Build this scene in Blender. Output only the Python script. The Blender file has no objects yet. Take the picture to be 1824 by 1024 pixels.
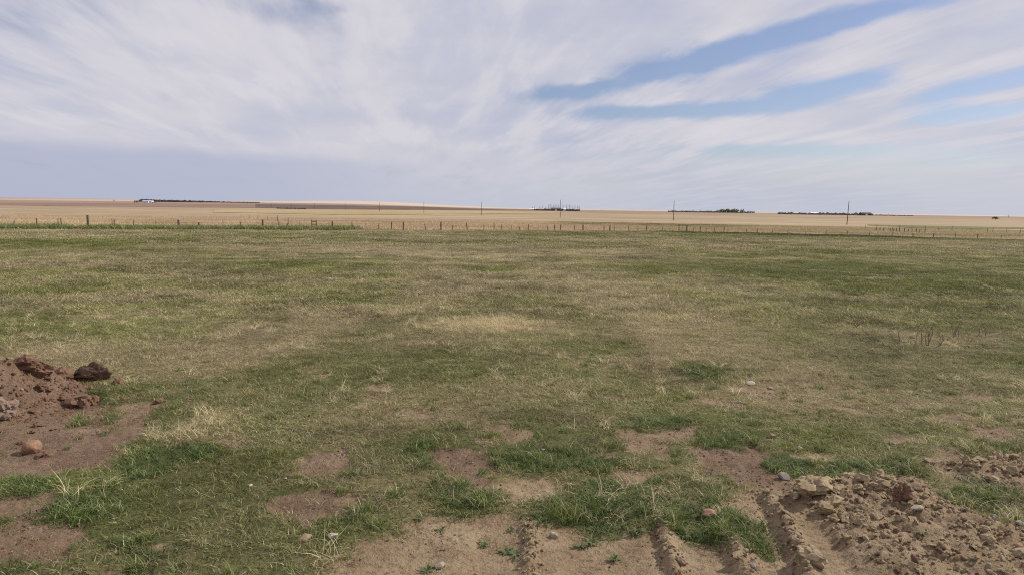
import bpy, math, random
import numpy as np
from mathutils import Vector, Matrix, noise as mnoise

rng = np.random.default_rng(7)
random.seed(7)
scene = bpy.context.scene
COL = scene.collection
rad = math.radians

# ------------------------------------------------------------------ camera
EYE = 2.2
F = 1216.0                                  # focal length in photo pixels (1824 wide)
PITCH = math.atan(139.5 / F)
ROLL = rad(0.88)
cam_d = bpy.data.cameras.new('camera')
cam_d.sensor_width = 36.0
cam_d.lens = 24.0
cam_d.clip_start = 0.05
cam_d.clip_end = 30000
cam = bpy.data.objects.new('camera', cam_d)
COL.objects.link(cam)
scene.camera = cam
cam_fwd = Vector((0, math.cos(PITCH), -math.sin(PITCH)))
r0 = Vector((1, 0, 0)); u0 = r0.cross(cam_fwd)
cam_right = r0 * math.cos(ROLL) + u0 * math.sin(ROLL)
cam_up = u0 * math.cos(ROLL) - r0 * math.sin(ROLL)
M = Matrix((cam_right, cam_up, -cam_fwd)).transposed().to_4x4()
M.translation = Vector((0, 0, EYE))
cam.matrix_world = M

# ------------------------------------------------------------------ sun and sky
SUN_EL, SUN_AZ = rad(40), rad(68)           # azimuth clockwise from the view direction (+y)
sun_dir = Vector((math.sin(SUN_AZ) * math.cos(SUN_EL), math.cos(SUN_AZ) * math.cos(SUN_EL), math.sin(SUN_EL)))
sl = bpy.data.lights.new('sun', 'SUN')
sl.energy = 4.5
sl.angle = rad(1.0)
sl.color = (1.0, 0.95, 0.84)
so = bpy.data.objects.new('sun', sl)
so.rotation_euler = (-sun_dir).to_track_quat('-Z', 'Y').to_euler()
COL.objects.link(so)
scene.view_settings.view_transform = 'Standard'
scene.view_settings.look = 'None'
scene.view_settings.exposure = 0.0
scene.view_settings.gamma = 1.0
scene.view_settings.use_curve_mapping = False
scene.cycles.filter_width = 1.1
scene.cycles.use_denoising = False
scene.cycles.max_bounces = 5
scene.cycles.diffuse_bounces = 3
scene.cycles.transparent_max_bounces = 8

def pix_dir(px, py):
    d = cam_fwd * F + cam_right * (px - 912) + cam_up * (512 - py)
    return d.normalized()

world = bpy.data.worlds.new('World')
scene.world = world
world.use_nodes = True
wn = world.node_tree.nodes; wl = world.node_tree.links
wn.clear()

class NB:
    """small node-building helper"""
    def __init__(s, tree): s.n = tree.nodes; s.l = tree.links
    def put(s, sock, v):
        if hasattr(v, 'is_output'): s.l.new(v, sock)
        elif v is not None: sock.default_value = v
    def m(s, op, a, b=None, c=None, clamp=False):
        n = s.n.new('ShaderNodeMath'); n.operation = op; n.use_clamp = clamp
        for i, v in enumerate((a, b, c)):
            if v is not None: s.put(n.inputs[i], v)
        return n.outputs[0]
    def noise(s, vec, scale, detail=4, rough=0.55, dist=0.0, lac=2.0):
        n = s.n.new('ShaderNodeTexNoise')
        s.put(n.inputs['Vector'], vec); n.inputs['Scale'].default_value = scale
        n.inputs['Detail'].default_value = detail; n.inputs['Roughness'].default_value = rough
        n.inputs['Distortion'].default_value = dist; n.inputs['Lacunarity'].default_value = lac
        return n.outputs['Fac'], n.outputs['Color']
    def mapr(s, v, a, b, c=0.0, d=1.0, smooth=True):
        n = s.n.new('ShaderNodeMapRange'); n.interpolation_type = 'SMOOTHSTEP' if smooth else 'LINEAR'
        s.put(n.inputs['Value'], v)
        for k, x in zip(('From Min', 'From Max', 'To Min', 'To Max'), (a, b, c, d)): n.inputs[k].default_value = x
        return n.outputs['Result']
    def mix(s, f, a, b, mode='MIX'):
        n = s.n.new('ShaderNodeMix'); n.data_type = 'RGBA'; n.blend_type = mode
        s.put(n.inputs[0], f)
        for sock, v in ((n.inputs[6], a), (n.inputs[7], b)):
            if isinstance(v, tuple) and len(v) == 3: v = (*v, 1)
            s.put(sock, v)
        return n.outputs[2]
    def comb(s, x, y, z):
        n = s.n.new('ShaderNodeCombineXYZ')
        for i, v in enumerate((x, y, z)): s.put(n.inputs[i], v)
        return n.outputs[0]
    def sep(s, v):
        n = s.n.new('ShaderNodeSeparateXYZ'); s.put(n.inputs[0], v)
        return n.outputs[0], n.outputs[1], n.outputs[2]
    def attr(s, name, kind='GEOMETRY'):
        n = s.n.new('ShaderNodeAttribute'); n.attribute_name = name; n.attribute_type = kind
        return n.outputs['Fac']

W = NB(world.node_tree)
tc = wn.new('ShaderNodeTexCoord')
X, Y, Z = W.sep(tc.outputs['Generated'])
az = W.m('ARCTAN2', X, Y)
el = W.m('ARCSINE', Z)
# flat cloud deck: coordinates on a plane overhead, clouds drawn out along one wind direction
zz = W.m('ADD', W.m('MAXIMUM', Z, 0.0), 0.06)
pu = W.m('DIVIDE', X, zz); pv = W.m('DIVIDE', Y, zz)
WIND = rad(-9)
cw, sw = math.cos(WIND), math.sin(WIND)
al = W.m('ADD', W.m('MULTIPLY', pu, sw), W.m('MULTIPLY', pv, cw))
ac = W.m('SUBTRACT', W.m('MULTIPLY', pu, cw), W.m('MULTIPLY', pv, sw))
deck = W.comb(ac, W.m('MULTIPLY', al, 0.30), 0.0)
nf, _ = W.noise(deck, 0.85, 7, 0.56, 0.2)
nfine, _ = W.noise(W.comb(ac, W.m('MULTIPLY', al, 0.20), 3.7), 3.0, 8, 0.58, 0.25)
nwarp, nwc = W.noise(W.comb(W.m('MULTIPLY', az, 2.2), W.m('MULTIPLY', el, 7.0), 1.3), 1.6, 6, 0.62)
wx, wy, wz = W.sep(nwc)
azw = W.m('ADD', az, W.m('MULTIPLY', W.m('SUBTRACT', wx, 0.5), 0.14))
elw = W.m('ADD', el, W.m('MULTIPLY', W.m('SUBTRACT', wy, 0.5), 0.038))

def streak(p0, p1, wid, amt, soft=1.0):
    """an elongated opening (or bank) between two directions of the sky, width wid in radians"""
    d0, d1 = pix_dir(*p0), pix_dir(*p1)
    a0, e0 = math.atan2(d0.x, d0.y), math.asin(d0.z)
    a1, e1 = math.atan2(d1.x, d1.y), math.asin(d1.z)
    cx, cy = (a0 + a1) / 2, (e0 + e1) / 2
    L = math.hypot(a1 - a0, e1 - e0) / 2; th = math.atan2(e1 - e0, a1 - a0)
    dx = W.m('SUBTRACT', azw, cx); dy = W.m('SUBTRACT', elw, cy)
    a = W.m('ADD', W.m('MULTIPLY', dx, math.cos(th) / L), W.m('MULTIPLY', dy, math.sin(th) / L))
    b = W.m('ADD', W.m('MULTIPLY', dx, -math.sin(th) / wid), W.m('MULTIPLY', dy, math.cos(th) / wid))
    a2 = W.m('MULTIPLY', a, a)
    r2 = W.m('ADD', W.m('MULTIPLY', a2, a2), W.m('MULTIPLY', b, b))
    return W.m('MULTIPLY', W.m('POWER', 2.718, W.m('MULTIPLY', r2, -1.0)), amt)

gaps = [((930, 172), (1320, 96), .013, .85), ((1180, 104), (1740, -20), .0135, 1.0), ((1030, 208), (1440, 180), .012, .90), ((1165, 130), (1260, 124), .010, .5),
        ((1340, 168), (1590, 134), .015, .80), ((1600, 178), (1900, 112), .016, .62), ((1600, 206), (1840, 192), .012, .85),
        ((1150, 262), (1700, 268), .012, .6), ((1300, 300), (1900, 290), .02, .2), ((350, -20), (640, 75), .024, .26), ((640, 75), (880, 120), .018, .18),
        ((-60, 40), (330, 10), .045, .30), ((520, -10), (600, 25), .018, .3), ((880, 165), (980, 145), .012, .28)]
banks = [((900, 240), (1900, 170), .020, .16), ((1000, 110), (1500, 130), .001, .0), ((1450, 75), (1900, 50), .045, .34),
         ((100, 130), (900, 170), .10, .30), ((700, 60), (1150, 50), .06, .24), ((960, 145), (1330, 120), .008, .3), ((1040, 182), (1460, 138), .009, .30), ((0, 235), (800, 250), .03, .18)]
g = None
for p in gaps:
    v = streak(*p); g = v if g is None else W.m('ADD', g, v)
bk = None
for p in banks:
    if p[3] > 0:
        v = streak(*p); bk = v if bk is None else W.m('ADD', bk, v)
dens = W.m('ADD', W.m('MULTIPLY', W.m('SUBTRACT', nf, 0.5), 1.0), 0.58)
dens = W.m('ADD', dens, W.m('MULTIPLY', W.m('SUBTRACT', nfine, 0.5), 1.25))
dens = W.m('SUBTRACT', W.m('ADD', dens, bk), g)
cover = W.mapr(dens, -0.12, 0.66, 0.10, 1.0)
# cloud body colour: faint relief by the noises, greyer lavender where thick
thick = W.mapr(W.noise(W.comb(W.m('MULTIPLY', az, 2.0), W.m('MULTIPLY', el, 6.0), 9.1), 1.7, 5, 0.55)[0], 0.35, 0.68)
cl = W.mix(thick, (0.660, 0.642, 0.700), (0.530, 0.545, 0.655))
cl = W.mix(W.mapr(nfine, 0.42, 0.66, 0, 0.6), cl, (0.74, 0.71, 0.74))
# pale hazy veil towards the horizon
low = W.mapr(el, 0.0, 0.12, 1.0, 0.0)
veil = W.mix(W.mapr(az, -0.75, 0.1), (0.440, 0.470, 0.615), (0.505, 0.540, 0.635))
sky = wn.new('ShaderNodeTexSky')
sky.sky_type = 'NISHITA'; sky.sun_disc = False
sky.sun_elevation = SUN_EL; sky.sun_rotation = SUN_AZ
sky.air_density = 1.0; sky.dust_density = 0.6; sky.ozone_density = 1.3
sky_c = W.mix(1.0, sky.outputs[0], (0.95, 0.93, 1.07), 'MULTIPLY')
bg1 = wn.new('ShaderNodeBackground'); W.put(bg1.inputs[0], sky_c); bg1.inputs[1].default_value = 0.085
bg2 = wn.new('ShaderNodeBackground'); bg2.inputs[1].default_value = 1.0
# lower-left bank of shaded cloud with a pale upper edge
de = pix_dir(350, 272); e_edge = math.asin(de.z)
d9 = pix_dir(760, 300); a_edge = math.atan2(d9.x, d9.y)
shade_bank = W.m('MULTIPLY', W.mapr(elw, e_edge - .010, e_edge + .009, 1.0, 0.0), W.mapr(azw, a_edge - .26, a_edge + .08, 1.0, 0.0))
rim = W.m('MULTIPLY', W.mapr(elw, e_edge + .030, e_edge + .004, 0.0, 1.0), W.mapr(az, -.1, .25, 1.0, .0))
cl = W.mix(W.m('MULTIPLY', rim, .5), cl, (0.66, 0.635, 0.70))
cl2 = W.mix(W.m('MULTIPLY', shade_bank, 0.95, clamp=True), cl, (0.470, 0.492, 0.628))
cl3 = W.mix(W.m('MULTIPLY', low, 0.70), cl2, veil)
W.put(bg2.inputs[0], cl3)
cl4 = None
cov2 = W.m('MAXIMUM', W.m('MULTIPLY', cover, 0.97), W.m('MULTIPLY', W.mapr(el, 0.02, 0.095, 1.0, 0.0), 0.97))
mixs = wn.new('ShaderNodeMixShader')
wl.new(cov2, mixs.inputs[0]); wl.new(bg1.outputs[0], mixs.inputs[1]); wl.new(bg2.outputs[0], mixs.inputs[2])
wo = wn.new('ShaderNodeOutputWorld'); wl.new(mixs.outputs[0], wo.inputs[0])
world.cycles.sampling_method = 'MANUAL'
world.cycles.sample_map_resolution = 512

# ------------------------------------------------------------------ helpers
def tag(o, label=None, cat=None, group=None, kind=None):
    if label: o['label'] = label
    if cat: o['category'] = cat
    if group: o['group'] = group
    if kind: o['kind'] = kind
    return o

def link(name, data, parent=None, loc=None):
    o = bpy.data.objects.new(name, data)
    COL.objects.link(o)
    if parent: o.parent = parent
    if loc is not None: o.location = loc
    return o

def empty(name, loc, rz=0.0):
    o = link(name, None, None, loc); o.rotation_euler.z = rz
    o.empty_display_size = 0.1
    return o

def mesh_np(name, V, Fc, mat=None, smooth=False):
    """V (n,3) and faces as array (m,k)"""
    me = bpy.data.meshes.new(name)
    V = np.asarray(V, dtype=np.float32); Fc = np.asarray(Fc, dtype=np.int32)
    k = Fc.shape[1]
    me.vertices.add(len(V)); me.vertices.foreach_set('co', V.ravel())
    me.loops.add(Fc.size); me.loops.foreach_set('vertex_index', Fc.ravel())
    me.polygons.add(len(Fc)); me.polygons.foreach_set('loop_start', np.arange(0, Fc.size, k, dtype=np.int32))
    me.update(calc_edges=True)
    if smooth: me.polygons.foreach_set('use_smooth', np.ones(len(Fc), dtype=bool))
    if mat: me.materials.append(mat)
    return me

class MB:
    def __init__(s): s.v = []; s.f = []
    def box(s, c, size, rz=0.0, taper=1.0):
        b = len(s.v); x, y, z = [k / 2 for k in size]
        for dz, t in ((-z, 1.0), (z, taper)):
            for dx, dy in ((-x, -y), (x, -y), (x, y), (-x, y)):
                X_, Y_ = dx * t, dy * t
                s.v.append((c[0] + X_ * math.cos(rz) - Y_ * math.sin(rz), c[1] + X_ * math.sin(rz) + Y_ * math.cos(rz), c[2] + dz))
        s.f += [[b + i for i in q] for q in ((3, 2, 1, 0), (4, 5, 6, 7), (0, 1, 5, 4), (1, 2, 6, 5), (2, 3, 7, 6), (3, 0, 4, 7))]
    def tube(s, pts, radii, n=6, cap=True):
        b = len(s.v); pts = [Vector(p) for p in pts]
        for i, p in enumerate(pts):
            d = (pts[min(i + 1, len(pts) - 1)] - pts[max(i - 1, 0)]).normalized()
            a = d.orthogonal().normalized(); c = d.cross(a)
            for k in range(n):
                t = 2 * math.pi * k / n
                s.v.append(tuple(p + (a * math.cos(t) + c * math.sin(t)) * radii[i]))
        for i in range(len(pts) - 1):
            for k in range(n):
                k2 = (k + 1) % n
                s.f.append([b + i * n + k, b + i * n + k2, b + (i + 1) * n + k2, b + (i + 1) * n + k])
        if cap:
            s.f.append([b + (len(pts) - 1) * n + k for k in range(n)])
            s.f.append([b + k for k in reversed(range(n))])
    def quad(s, a, b_, c, d):
        b = len(s.v); s.v += [tuple(a), tuple(b_), tuple(c), tuple(d)]; s.f.append([b, b + 1, b + 2, b + 3])
    def mesh(s, name, mat, smooth=False):
        me = bpy.data.meshes.new(name); me.from_pydata(s.v, [], s.f); me.update()
        me.materials.append(mat)
        if smooth: me.polygons.foreach_set('use_smooth', [True] * len(me.polygons))
        return me

# numpy noise ------------------------------------------------------
_perm = np.random.default_rng(11).random((256, 256)).astype(np.float64)
def vnoise(x, y):
    xi = np.floor(x).astype(np.int64); yi = np.floor(y).astype(np.int64)
    xf = x - xi; yf = y - yi
    u = xf * xf * xf * (xf * (xf * 6 - 15) + 10); v = yf * yf * yf * (yf * (yf * 6 - 15) + 10)
    a = _perm[xi & 255, yi & 255]; b = _perm[(xi + 1) & 255, yi & 255]
    c = _perm[xi & 255, (yi + 1) & 255]; d = _perm[(xi + 1) & 255, (yi + 1) & 255]
    return (a * (1 - u) + b * u) * (1 - v) + (c * (1 - u) + d * u) * v
def fbm(x, y, octs=4, gain=0.5, seed=0.0):
    s = 0; amp = 1; tot = 0; x = np.asarray(x, float) + seed * 17.3; y = np.asarray(y, float) + seed * 9.1
    for o in range(octs):
        ca, sa = math.cos(o * 0.9), math.sin(o * 0.9)
        s = s + amp * vnoise((x * ca - y * sa) * 2.03 ** o, (x * sa + y * ca) * 2.03 ** o)
        tot += amp; amp *= gain
    return s / tot - 0.5          # about -0.35 .. 0.35
def sstep(a, b, v):
    t = np.clip((v - a) / (b - a), 0, 1); return t * t * (3 - 2 * t)

def flat_hit(px, py):
    d = pix_dir(px, py); t = EYE / -d.z
    return (d.x * t, d.y * t)

def sdf(poly, x, y):
    """signed distance to polygon, negative inside"""
    x = np.asarray(x, float); y = np.asarray(y, float)
    d = np.full(x.shape, 1e18); inside = np.zeros(x.shape, bool); n = len(poly)
    for i in range(n):
        ax, ay = poly[i]; bx, by = poly[(i + 1) % n]
        ex, ey = bx - ax, by - ay
        t = np.clip(((x - ax) * ex + (y - ay) * ey) / (ex * ex + ey * ey + 1e-12), 0, 1)
        d = np.minimum(d, (x - ax - ex * t) ** 2 + (y - ay - ey * t) ** 2)
        c = ((ay > y) != (by > y)) & (x < (bx - ax) * (y - ay) / (by - ay + 1e-12) + ax)
        inside ^= c
    d = np.sqrt(d)
    return np.where(inside, -d, d)

def P(*pts): return [flat_hit(*p) for p in pts]

# ------------------------------------------------------------------ layout of the bare soil
RED, TAN = 1.0, 0.0
DIRT = [  # polygon on the ground, edge softness, redness
    (P((540, 1060), (600, 990), (690, 955), (750, 912), (850, 905), (940, 918), (1090, 948), (1160, 942), (1190, 925), (1250, 905), (1300, 862), (1400, 848), (1640, 850), (1720, 905), (1830, 945), (2000, 1060)), .10, .30),
    (P((750, 792), (870, 795), (895, 830), (885, 872), (820, 862), (790, 840), (760, 818)), .06, 1.0),
    (P((880, 838), (1000, 845), (1010, 868), (985, 892), (915, 892), (880, 868)), .06, .25),
    (P((470, 895), (580, 872), (650, 880), (645, 915), (560, 926), (490, 918)), .07, .95),
    (P((1095, 764), (1175, 762), (1240, 758), (1235, 774), (1180, 778), (1175, 800), (1110, 800)), .05, .55),
    (P((1240, 795), (1330, 788), (1400, 812), (1420, 850), (1380, 880), (1300, 868), (1255, 836)), .06, .95),
    (P((1225, 709), (1285, 707), (1282, 717), (1230, 717)), .05, .45),
    (P((1100, 838), (1165, 836), (1170, 866), (1100, 870)), .07, .6),
    (P((-200, 770), (120, 770), (255, 765), (230, 800), (190, 830), (60, 850), (-200, 850)), .10, 1.0),
    (P((-200, 890), (60, 880), (170, 880), (100, 905), (60, 925), (-200, 925)), .07, .85),
    (P((-200, 935), (130, 925), (165, 950), (120, 985), (40, 1010), (-200, 1010)), .08, .85),
    (P((280, 818), (385, 808), (380, 826), (300, 838)), .05, .8),
    (P((1395, 800), (1440, 795), (1500, 806), (1490, 822), (1400, 815)), .05, .1),
    (P((1645, 815), (1760, 806), (1990, 812), (1990, 880), (1800, 870), (1700, 850)), .07, .25),
    (P((545, 812), (610, 800), (620, 832), (560, 842)), .07, .9),
    (P((420, 868), (480, 856), (480, 880), (430, 890)), .06, .9),
    (P((225, 720), (275, 712), (270, 760), (215, 765)), .12, .8),
    (P((-60, 800), (60, 640), (180, 700), (200, 760), (100, 800)), .05, 1.0),
    (P((1570, 772), (1640, 770), (1650, 784), (1580, 786)), .08, .7),
    (P((1290, 684), (1400, 684), (1400, 704), (1290, 700)), .14, .5),
]
LUSH = [  # tall dark green tufts: polygon, strength
    (P((1185, 895), (1260, 900), (1340, 925), (1385, 960), (1375, 985), (1290, 965), (1200, 935)), 1.0),
    (P((875, 800), (1000, 800), (1110, 815), (1100, 845), (1000, 842), (890, 832)), 1.0),
    (P((770, 858), (840, 862), (905, 880), (900, 900), (850, 922), (790, 905), (750, 880)), 1.0),
    (P((905, 905), (1000, 880), (1090, 880), (1115, 905), (1110, 950), (1030, 930), (960, 925)), 1.0),
    (P((1130, 745), (1215, 745), (1220, 762), (1140, 762)), .9),
    (P((1110, 860), (1300, 840), (1300, 890), (1250, 905), (1180, 912), (1110, 905)), .75),
    (P((55, 915), (130, 885), (185, 885), (180, 915), (120, 935), (60, 935)), 1.0),
    (P((190, 850), (250, 800), (400, 790), (395, 812), (280, 845), (210, 865)), .7),
    (P((1680, 850), (1760, 845), (1820, 870), (1790, 905), (1710, 905)), 1.0),
    (P((1370, 815), (1480, 815), (1600, 820), (1640, 845), (1500, 850), (1400, 845)), .9),
    (P((1250, 772), (1340, 768), (1340, 800), (1260, 798)), .7),
    (P((1010, 860), (1110, 845), (1110, 880), (1010, 888)), .8),
    (P((95, 750), (170, 720), (190, 760), (140, 795), (60, 800)), .4),
    (P((590, 905), (700, 880), (690, 935), (600, 945)), .6),
    (P((720, 790), (770, 780), (770, 830), (730, 850)), .7),
    (P((1690, 790), (1860, 790), (1860, 812), (1690, 812)), .6),
    (P((1760, 900), (1860, 915), (1860, 940), (1770, 925)), .6),
    (P((85, 660), (125, 655), (125, 680), (85, 680)), .8),
    (P((150, 685), (200, 680), (190, 720), (150, 710)), .7),
    (P((1220, 655), (1285, 655), (1280, 672), (1225, 672)), .9),
    (P((0, 845), (90, 850), (80, 875), (0, 880)), .6),
    (P((180, 960), (330, 940), (330, 1030), (160, 1030)), .45),
    (P((0, 990), (60, 1000), (80, 1040), (0, 1040)), .6),
]
def blob(cx, cy, rx, ry, amt):
    x, y = flat_hit(cx, cy); x2, _ = flat_hit(cx + rx, cy)
    _, ya = flat_hit(cx, cy + ry); _, yb = flat_hit(cx, cy - ry)
    return (x, y, abs(x2 - x), abs(yb - ya) / 2, amt)
PATCH = [blob(*a) for a in [
    (862, 578, 98, 12, -1.0), (410, 590, 34, 12, -.5), (345, 762, 62, 36, -.32), (220, 632, 230, 28, -.30), (120, 480, 260, 20, -.18),
    (880, 452, 220, 12, -.30), (1300, 442, 120, 8, -.18), (1120, 545, 170, 22, -.28), (790, 715, 130, 28, -.32), (560, 548, 90, 14, -.18),
    (1700, 440, 220, 9, -.20), (80, 620, 150, 22, -.2), (1430, 545, 130, 14, -.2), (820, 520, 140, 12, -.22), (950, 700, 70, 22, -.22),
    (1440, 690, 110, 24, -.16), (1600, 600, 90, 16, -.15), (640, 440, 120, 6, -.2), (250, 560, 160, 14, -.15), (1700, 605, 110, 18, -.2),
    (1055, 612, 62, 14, .40), (1140, 655, 150, 38, .24), (1250, 660, 50, 18, .5), (1380, 492, 90, 9, .32), (1500, 474, 60, 8, .35),
    (1680, 500, 220, 14, .12), (650, 424, 360, 7, .22), (590, 433, 50, 4, .35), (720, 640, 190, 26, .16), (640, 528, 80, 16, .26),
    (300, 880, 220, 70, .30), (560, 800, 220, 40, .22), (1500, 420, 320, 7, .18), (1700, 660, 230, 90, .16), (1500, 560, 200, 40, .14),
    (950, 790, 260, 40, .26), (700, 900, 200, 60, .2), (400, 510, 140, 10, .15), (80, 520, 90, 8, .25), (1150, 480, 90, 8, .2),
    (60, 560, 60, 8, .2), (330, 545, 90, 8, .2), (1440, 760, 240, 30, .2), (840, 545, 60, 8, .2), (1300, 600, 120, 14, .15)]]

TRACKS = [P((420, 610), (560, 560), (680, 540), (800, 505), (900, 488), (1010, 470)), P((470, 625), (600, 575), (740, 548), (860, 512), (960, 495)),
          P((980, 480), (1120, 515), (1230, 560), (1300, 610)), P((1010, 495), (1090, 540), (1160, 590), (1180, 650)), P((350, 470), (700, 455), (1050, 452), (1300, 470))]
def linedist(pl, x, y):
    d = np.full(np.shape(x), 1e9)
    for (ax, ay), (bx, by) in zip(pl[:-1], pl[1:]):
        ex, ey = bx - ax, by - ay
        t = np.clip(((x - ax) * ex + (y - ay) * ey) / (ex * ex + ey * ey), 0, 1)
        d = np.minimum(d, np.hypot(x - ax - ex * t, y - ay - ey * t))
    return d
def dirt_mask(x, y):
    w = fbm(x * 2.1, y * 2.1, 4, .6, 1) * 0.75 + fbm(x * 9, y * 9, 4, .7, 2) * 0.42
    m = np.zeros(np.shape(x)); red = np.zeros(np.shape(x)); ws = np.zeros(np.shape(x)) + 1e-6
    near = y < 14
    for poly, soft, r in DIRT:
        d = sdf(poly, x, y) + w * 0.55
        k = sstep(soft, -soft, d) * near
        m = np.maximum(m, k); red += k * r; ws += k
    sp = sstep(.13, .25, fbm(x * 1.4, y * 1.9, 5, .62, 4)) * sstep(13, 8, y) * near * .85
    red = red + sp * .6; ws = ws + sp; m = np.maximum(m, sp)
    l = lush_mask(x, y)
    return m * (1 - 0.9 * sstep(.35, .75, l)), red / ws
def lush_mask(x, y):
    w = fbm(x * 3, y * 3, 3, .6, 5) * 0.5
    m = np.zeros(np.shape(x))
    for poly, s in LUSH:
        m = np.maximum(m, sstep(.10, -.10, sdf(poly, x, y) + w * 0.55) * s)
    return m
# fence lines on the ground: left stretch, corner, right stretch
FL = [flat_hit(-700, 399), flat_hit(0, 407.5), flat_hit(500, 409.3), flat_hit(1000, 410.0), flat_hit(1180, 411.5)]
FR = [flat_hit(1180, 411.5), flat_hit(1300, 413.5), flat_hit(1500, 418), flat_hit(1824, 424.5), flat_hit(2500, 438)]
FLINE = np.array(sorted(FL + FR[1:]))
def beyond(x, y):
    """metres beyond the fence line (negative on the near side)"""
    return y - np.interp(x, FLINE[:, 0], FLINE[:, 1])

def wet_at(x, y):
    """olive damp ground: a swale out in the prairie and a dark rank strip at the fence on the right"""
    n = fbm(x / 9, y / 12, 4, .65, 86)
    a = x / np.maximum(y, 1)
    sw = sstep(.045, .09, a) * sstep(.38, .24, a) * sstep(108, 122, y + 20 * n) * sstep(205, 180, y) * sstep(-.10, .06, n)
    bd = beyond(x, y)
    st = .85 * sstep(16, 27, x) * sstep(50, 36, x) * sstep(-11, -3.0, bd + 9 * fbm(x / 5, y / 3, 3, .6, 94)) * sstep(1.4, .4, bd) * sstep(-.30, -.05, n)
    return np.maximum(sw, st)
def green_map(x, y):
    g = 0.485 + 0.95 * fbm(x / 2.0, y / 2.4, 4, .65, 28) * sstep(9, 24, y) + 0.9 * fbm(x / 3.4, y / 3.0, 4, .6, 21) + 1.25 * fbm(x / 12, y / 6, 4, .6, 23) * sstep(5, 20, y) - .03 * sstep(25, 60, y)
    g = g + 0.75 * fbm(x * 1.7, y * 1.7, 4, .7, 25)
    g = g + 0.05 * sstep(-10, 12, x) * sstep(4, 18, y) - 0.05 * sstep(0, -14, x)
    g = g + 0.05 * sstep(11, 6, y)
    for cx, cy, rx, ry, a in PATCH:
        q = ((x - cx) / rx) ** 2 + ((y - cy) / ry) ** 2
        g = g + a * np.exp(-q * q * 0.7)
    for pl in TRACKS:
        d = linedist(pl, x + .5 * fbm(x / 2, y / 2, 2, .5, 26), y)
        g = g - 0.34 * np.exp(-(d / .22) ** 2) - .12 * np.exp(-(d / .7) ** 2)
    return np.clip(g, 0, 1)

# ruts: centre lines with a ridge on them
RUTS = [(P((944, 925), (945, 980), (946, 1060)), .045, .045), (P((1178, 925), (1195, 980), (1215, 1060)), .085, .05),
        (P((1290, 945), (1320, 990), (1350, 1060)), .085, .06), (P((1372, 875), (1400, 935), (1460, 1060)), .10, .06)]
TRK = [(P((890, 940), (870, 1060)), .17), (P((1070, 940), (1080, 1060)), .30), (P((1240, 930), (1270, 1060)), .13), (P((1360, 960), (1400, 1060)), .07),
       (P((1400, 890), (1470, 960), (1530, 1060)), .10)]
def linedist(pl, x, y):
    d = np.full(np.shape(x), 1e9)
    for (ax, ay), (bx, by) in zip(pl[:-1], pl[1:]):
        ex, ey = bx - ax, by - ay
        t = np.clip(((x - ax) * ex + (y - ay) * ey) / (ex * ex + ey * ey), 0, 1)
        d = np.minimum(d, np.hypot(x - ax - ex * t, y - ay - ey * t))
    return d
RUBBLE = P((1405, 858), (1500, 846), (1640, 852), (1700, 900), (1840, 950), (2000, 1060), (1590, 1060), (1530, 990), (1470, 925), (1410, 890))
PILE2 = P((1655, 820), (1760, 812), (1990, 818), (1990, 862), (1800, 862), (1710, 846))
MC = flat_hit(20, 712)                       # centre of the red soil heap at the left

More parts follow.
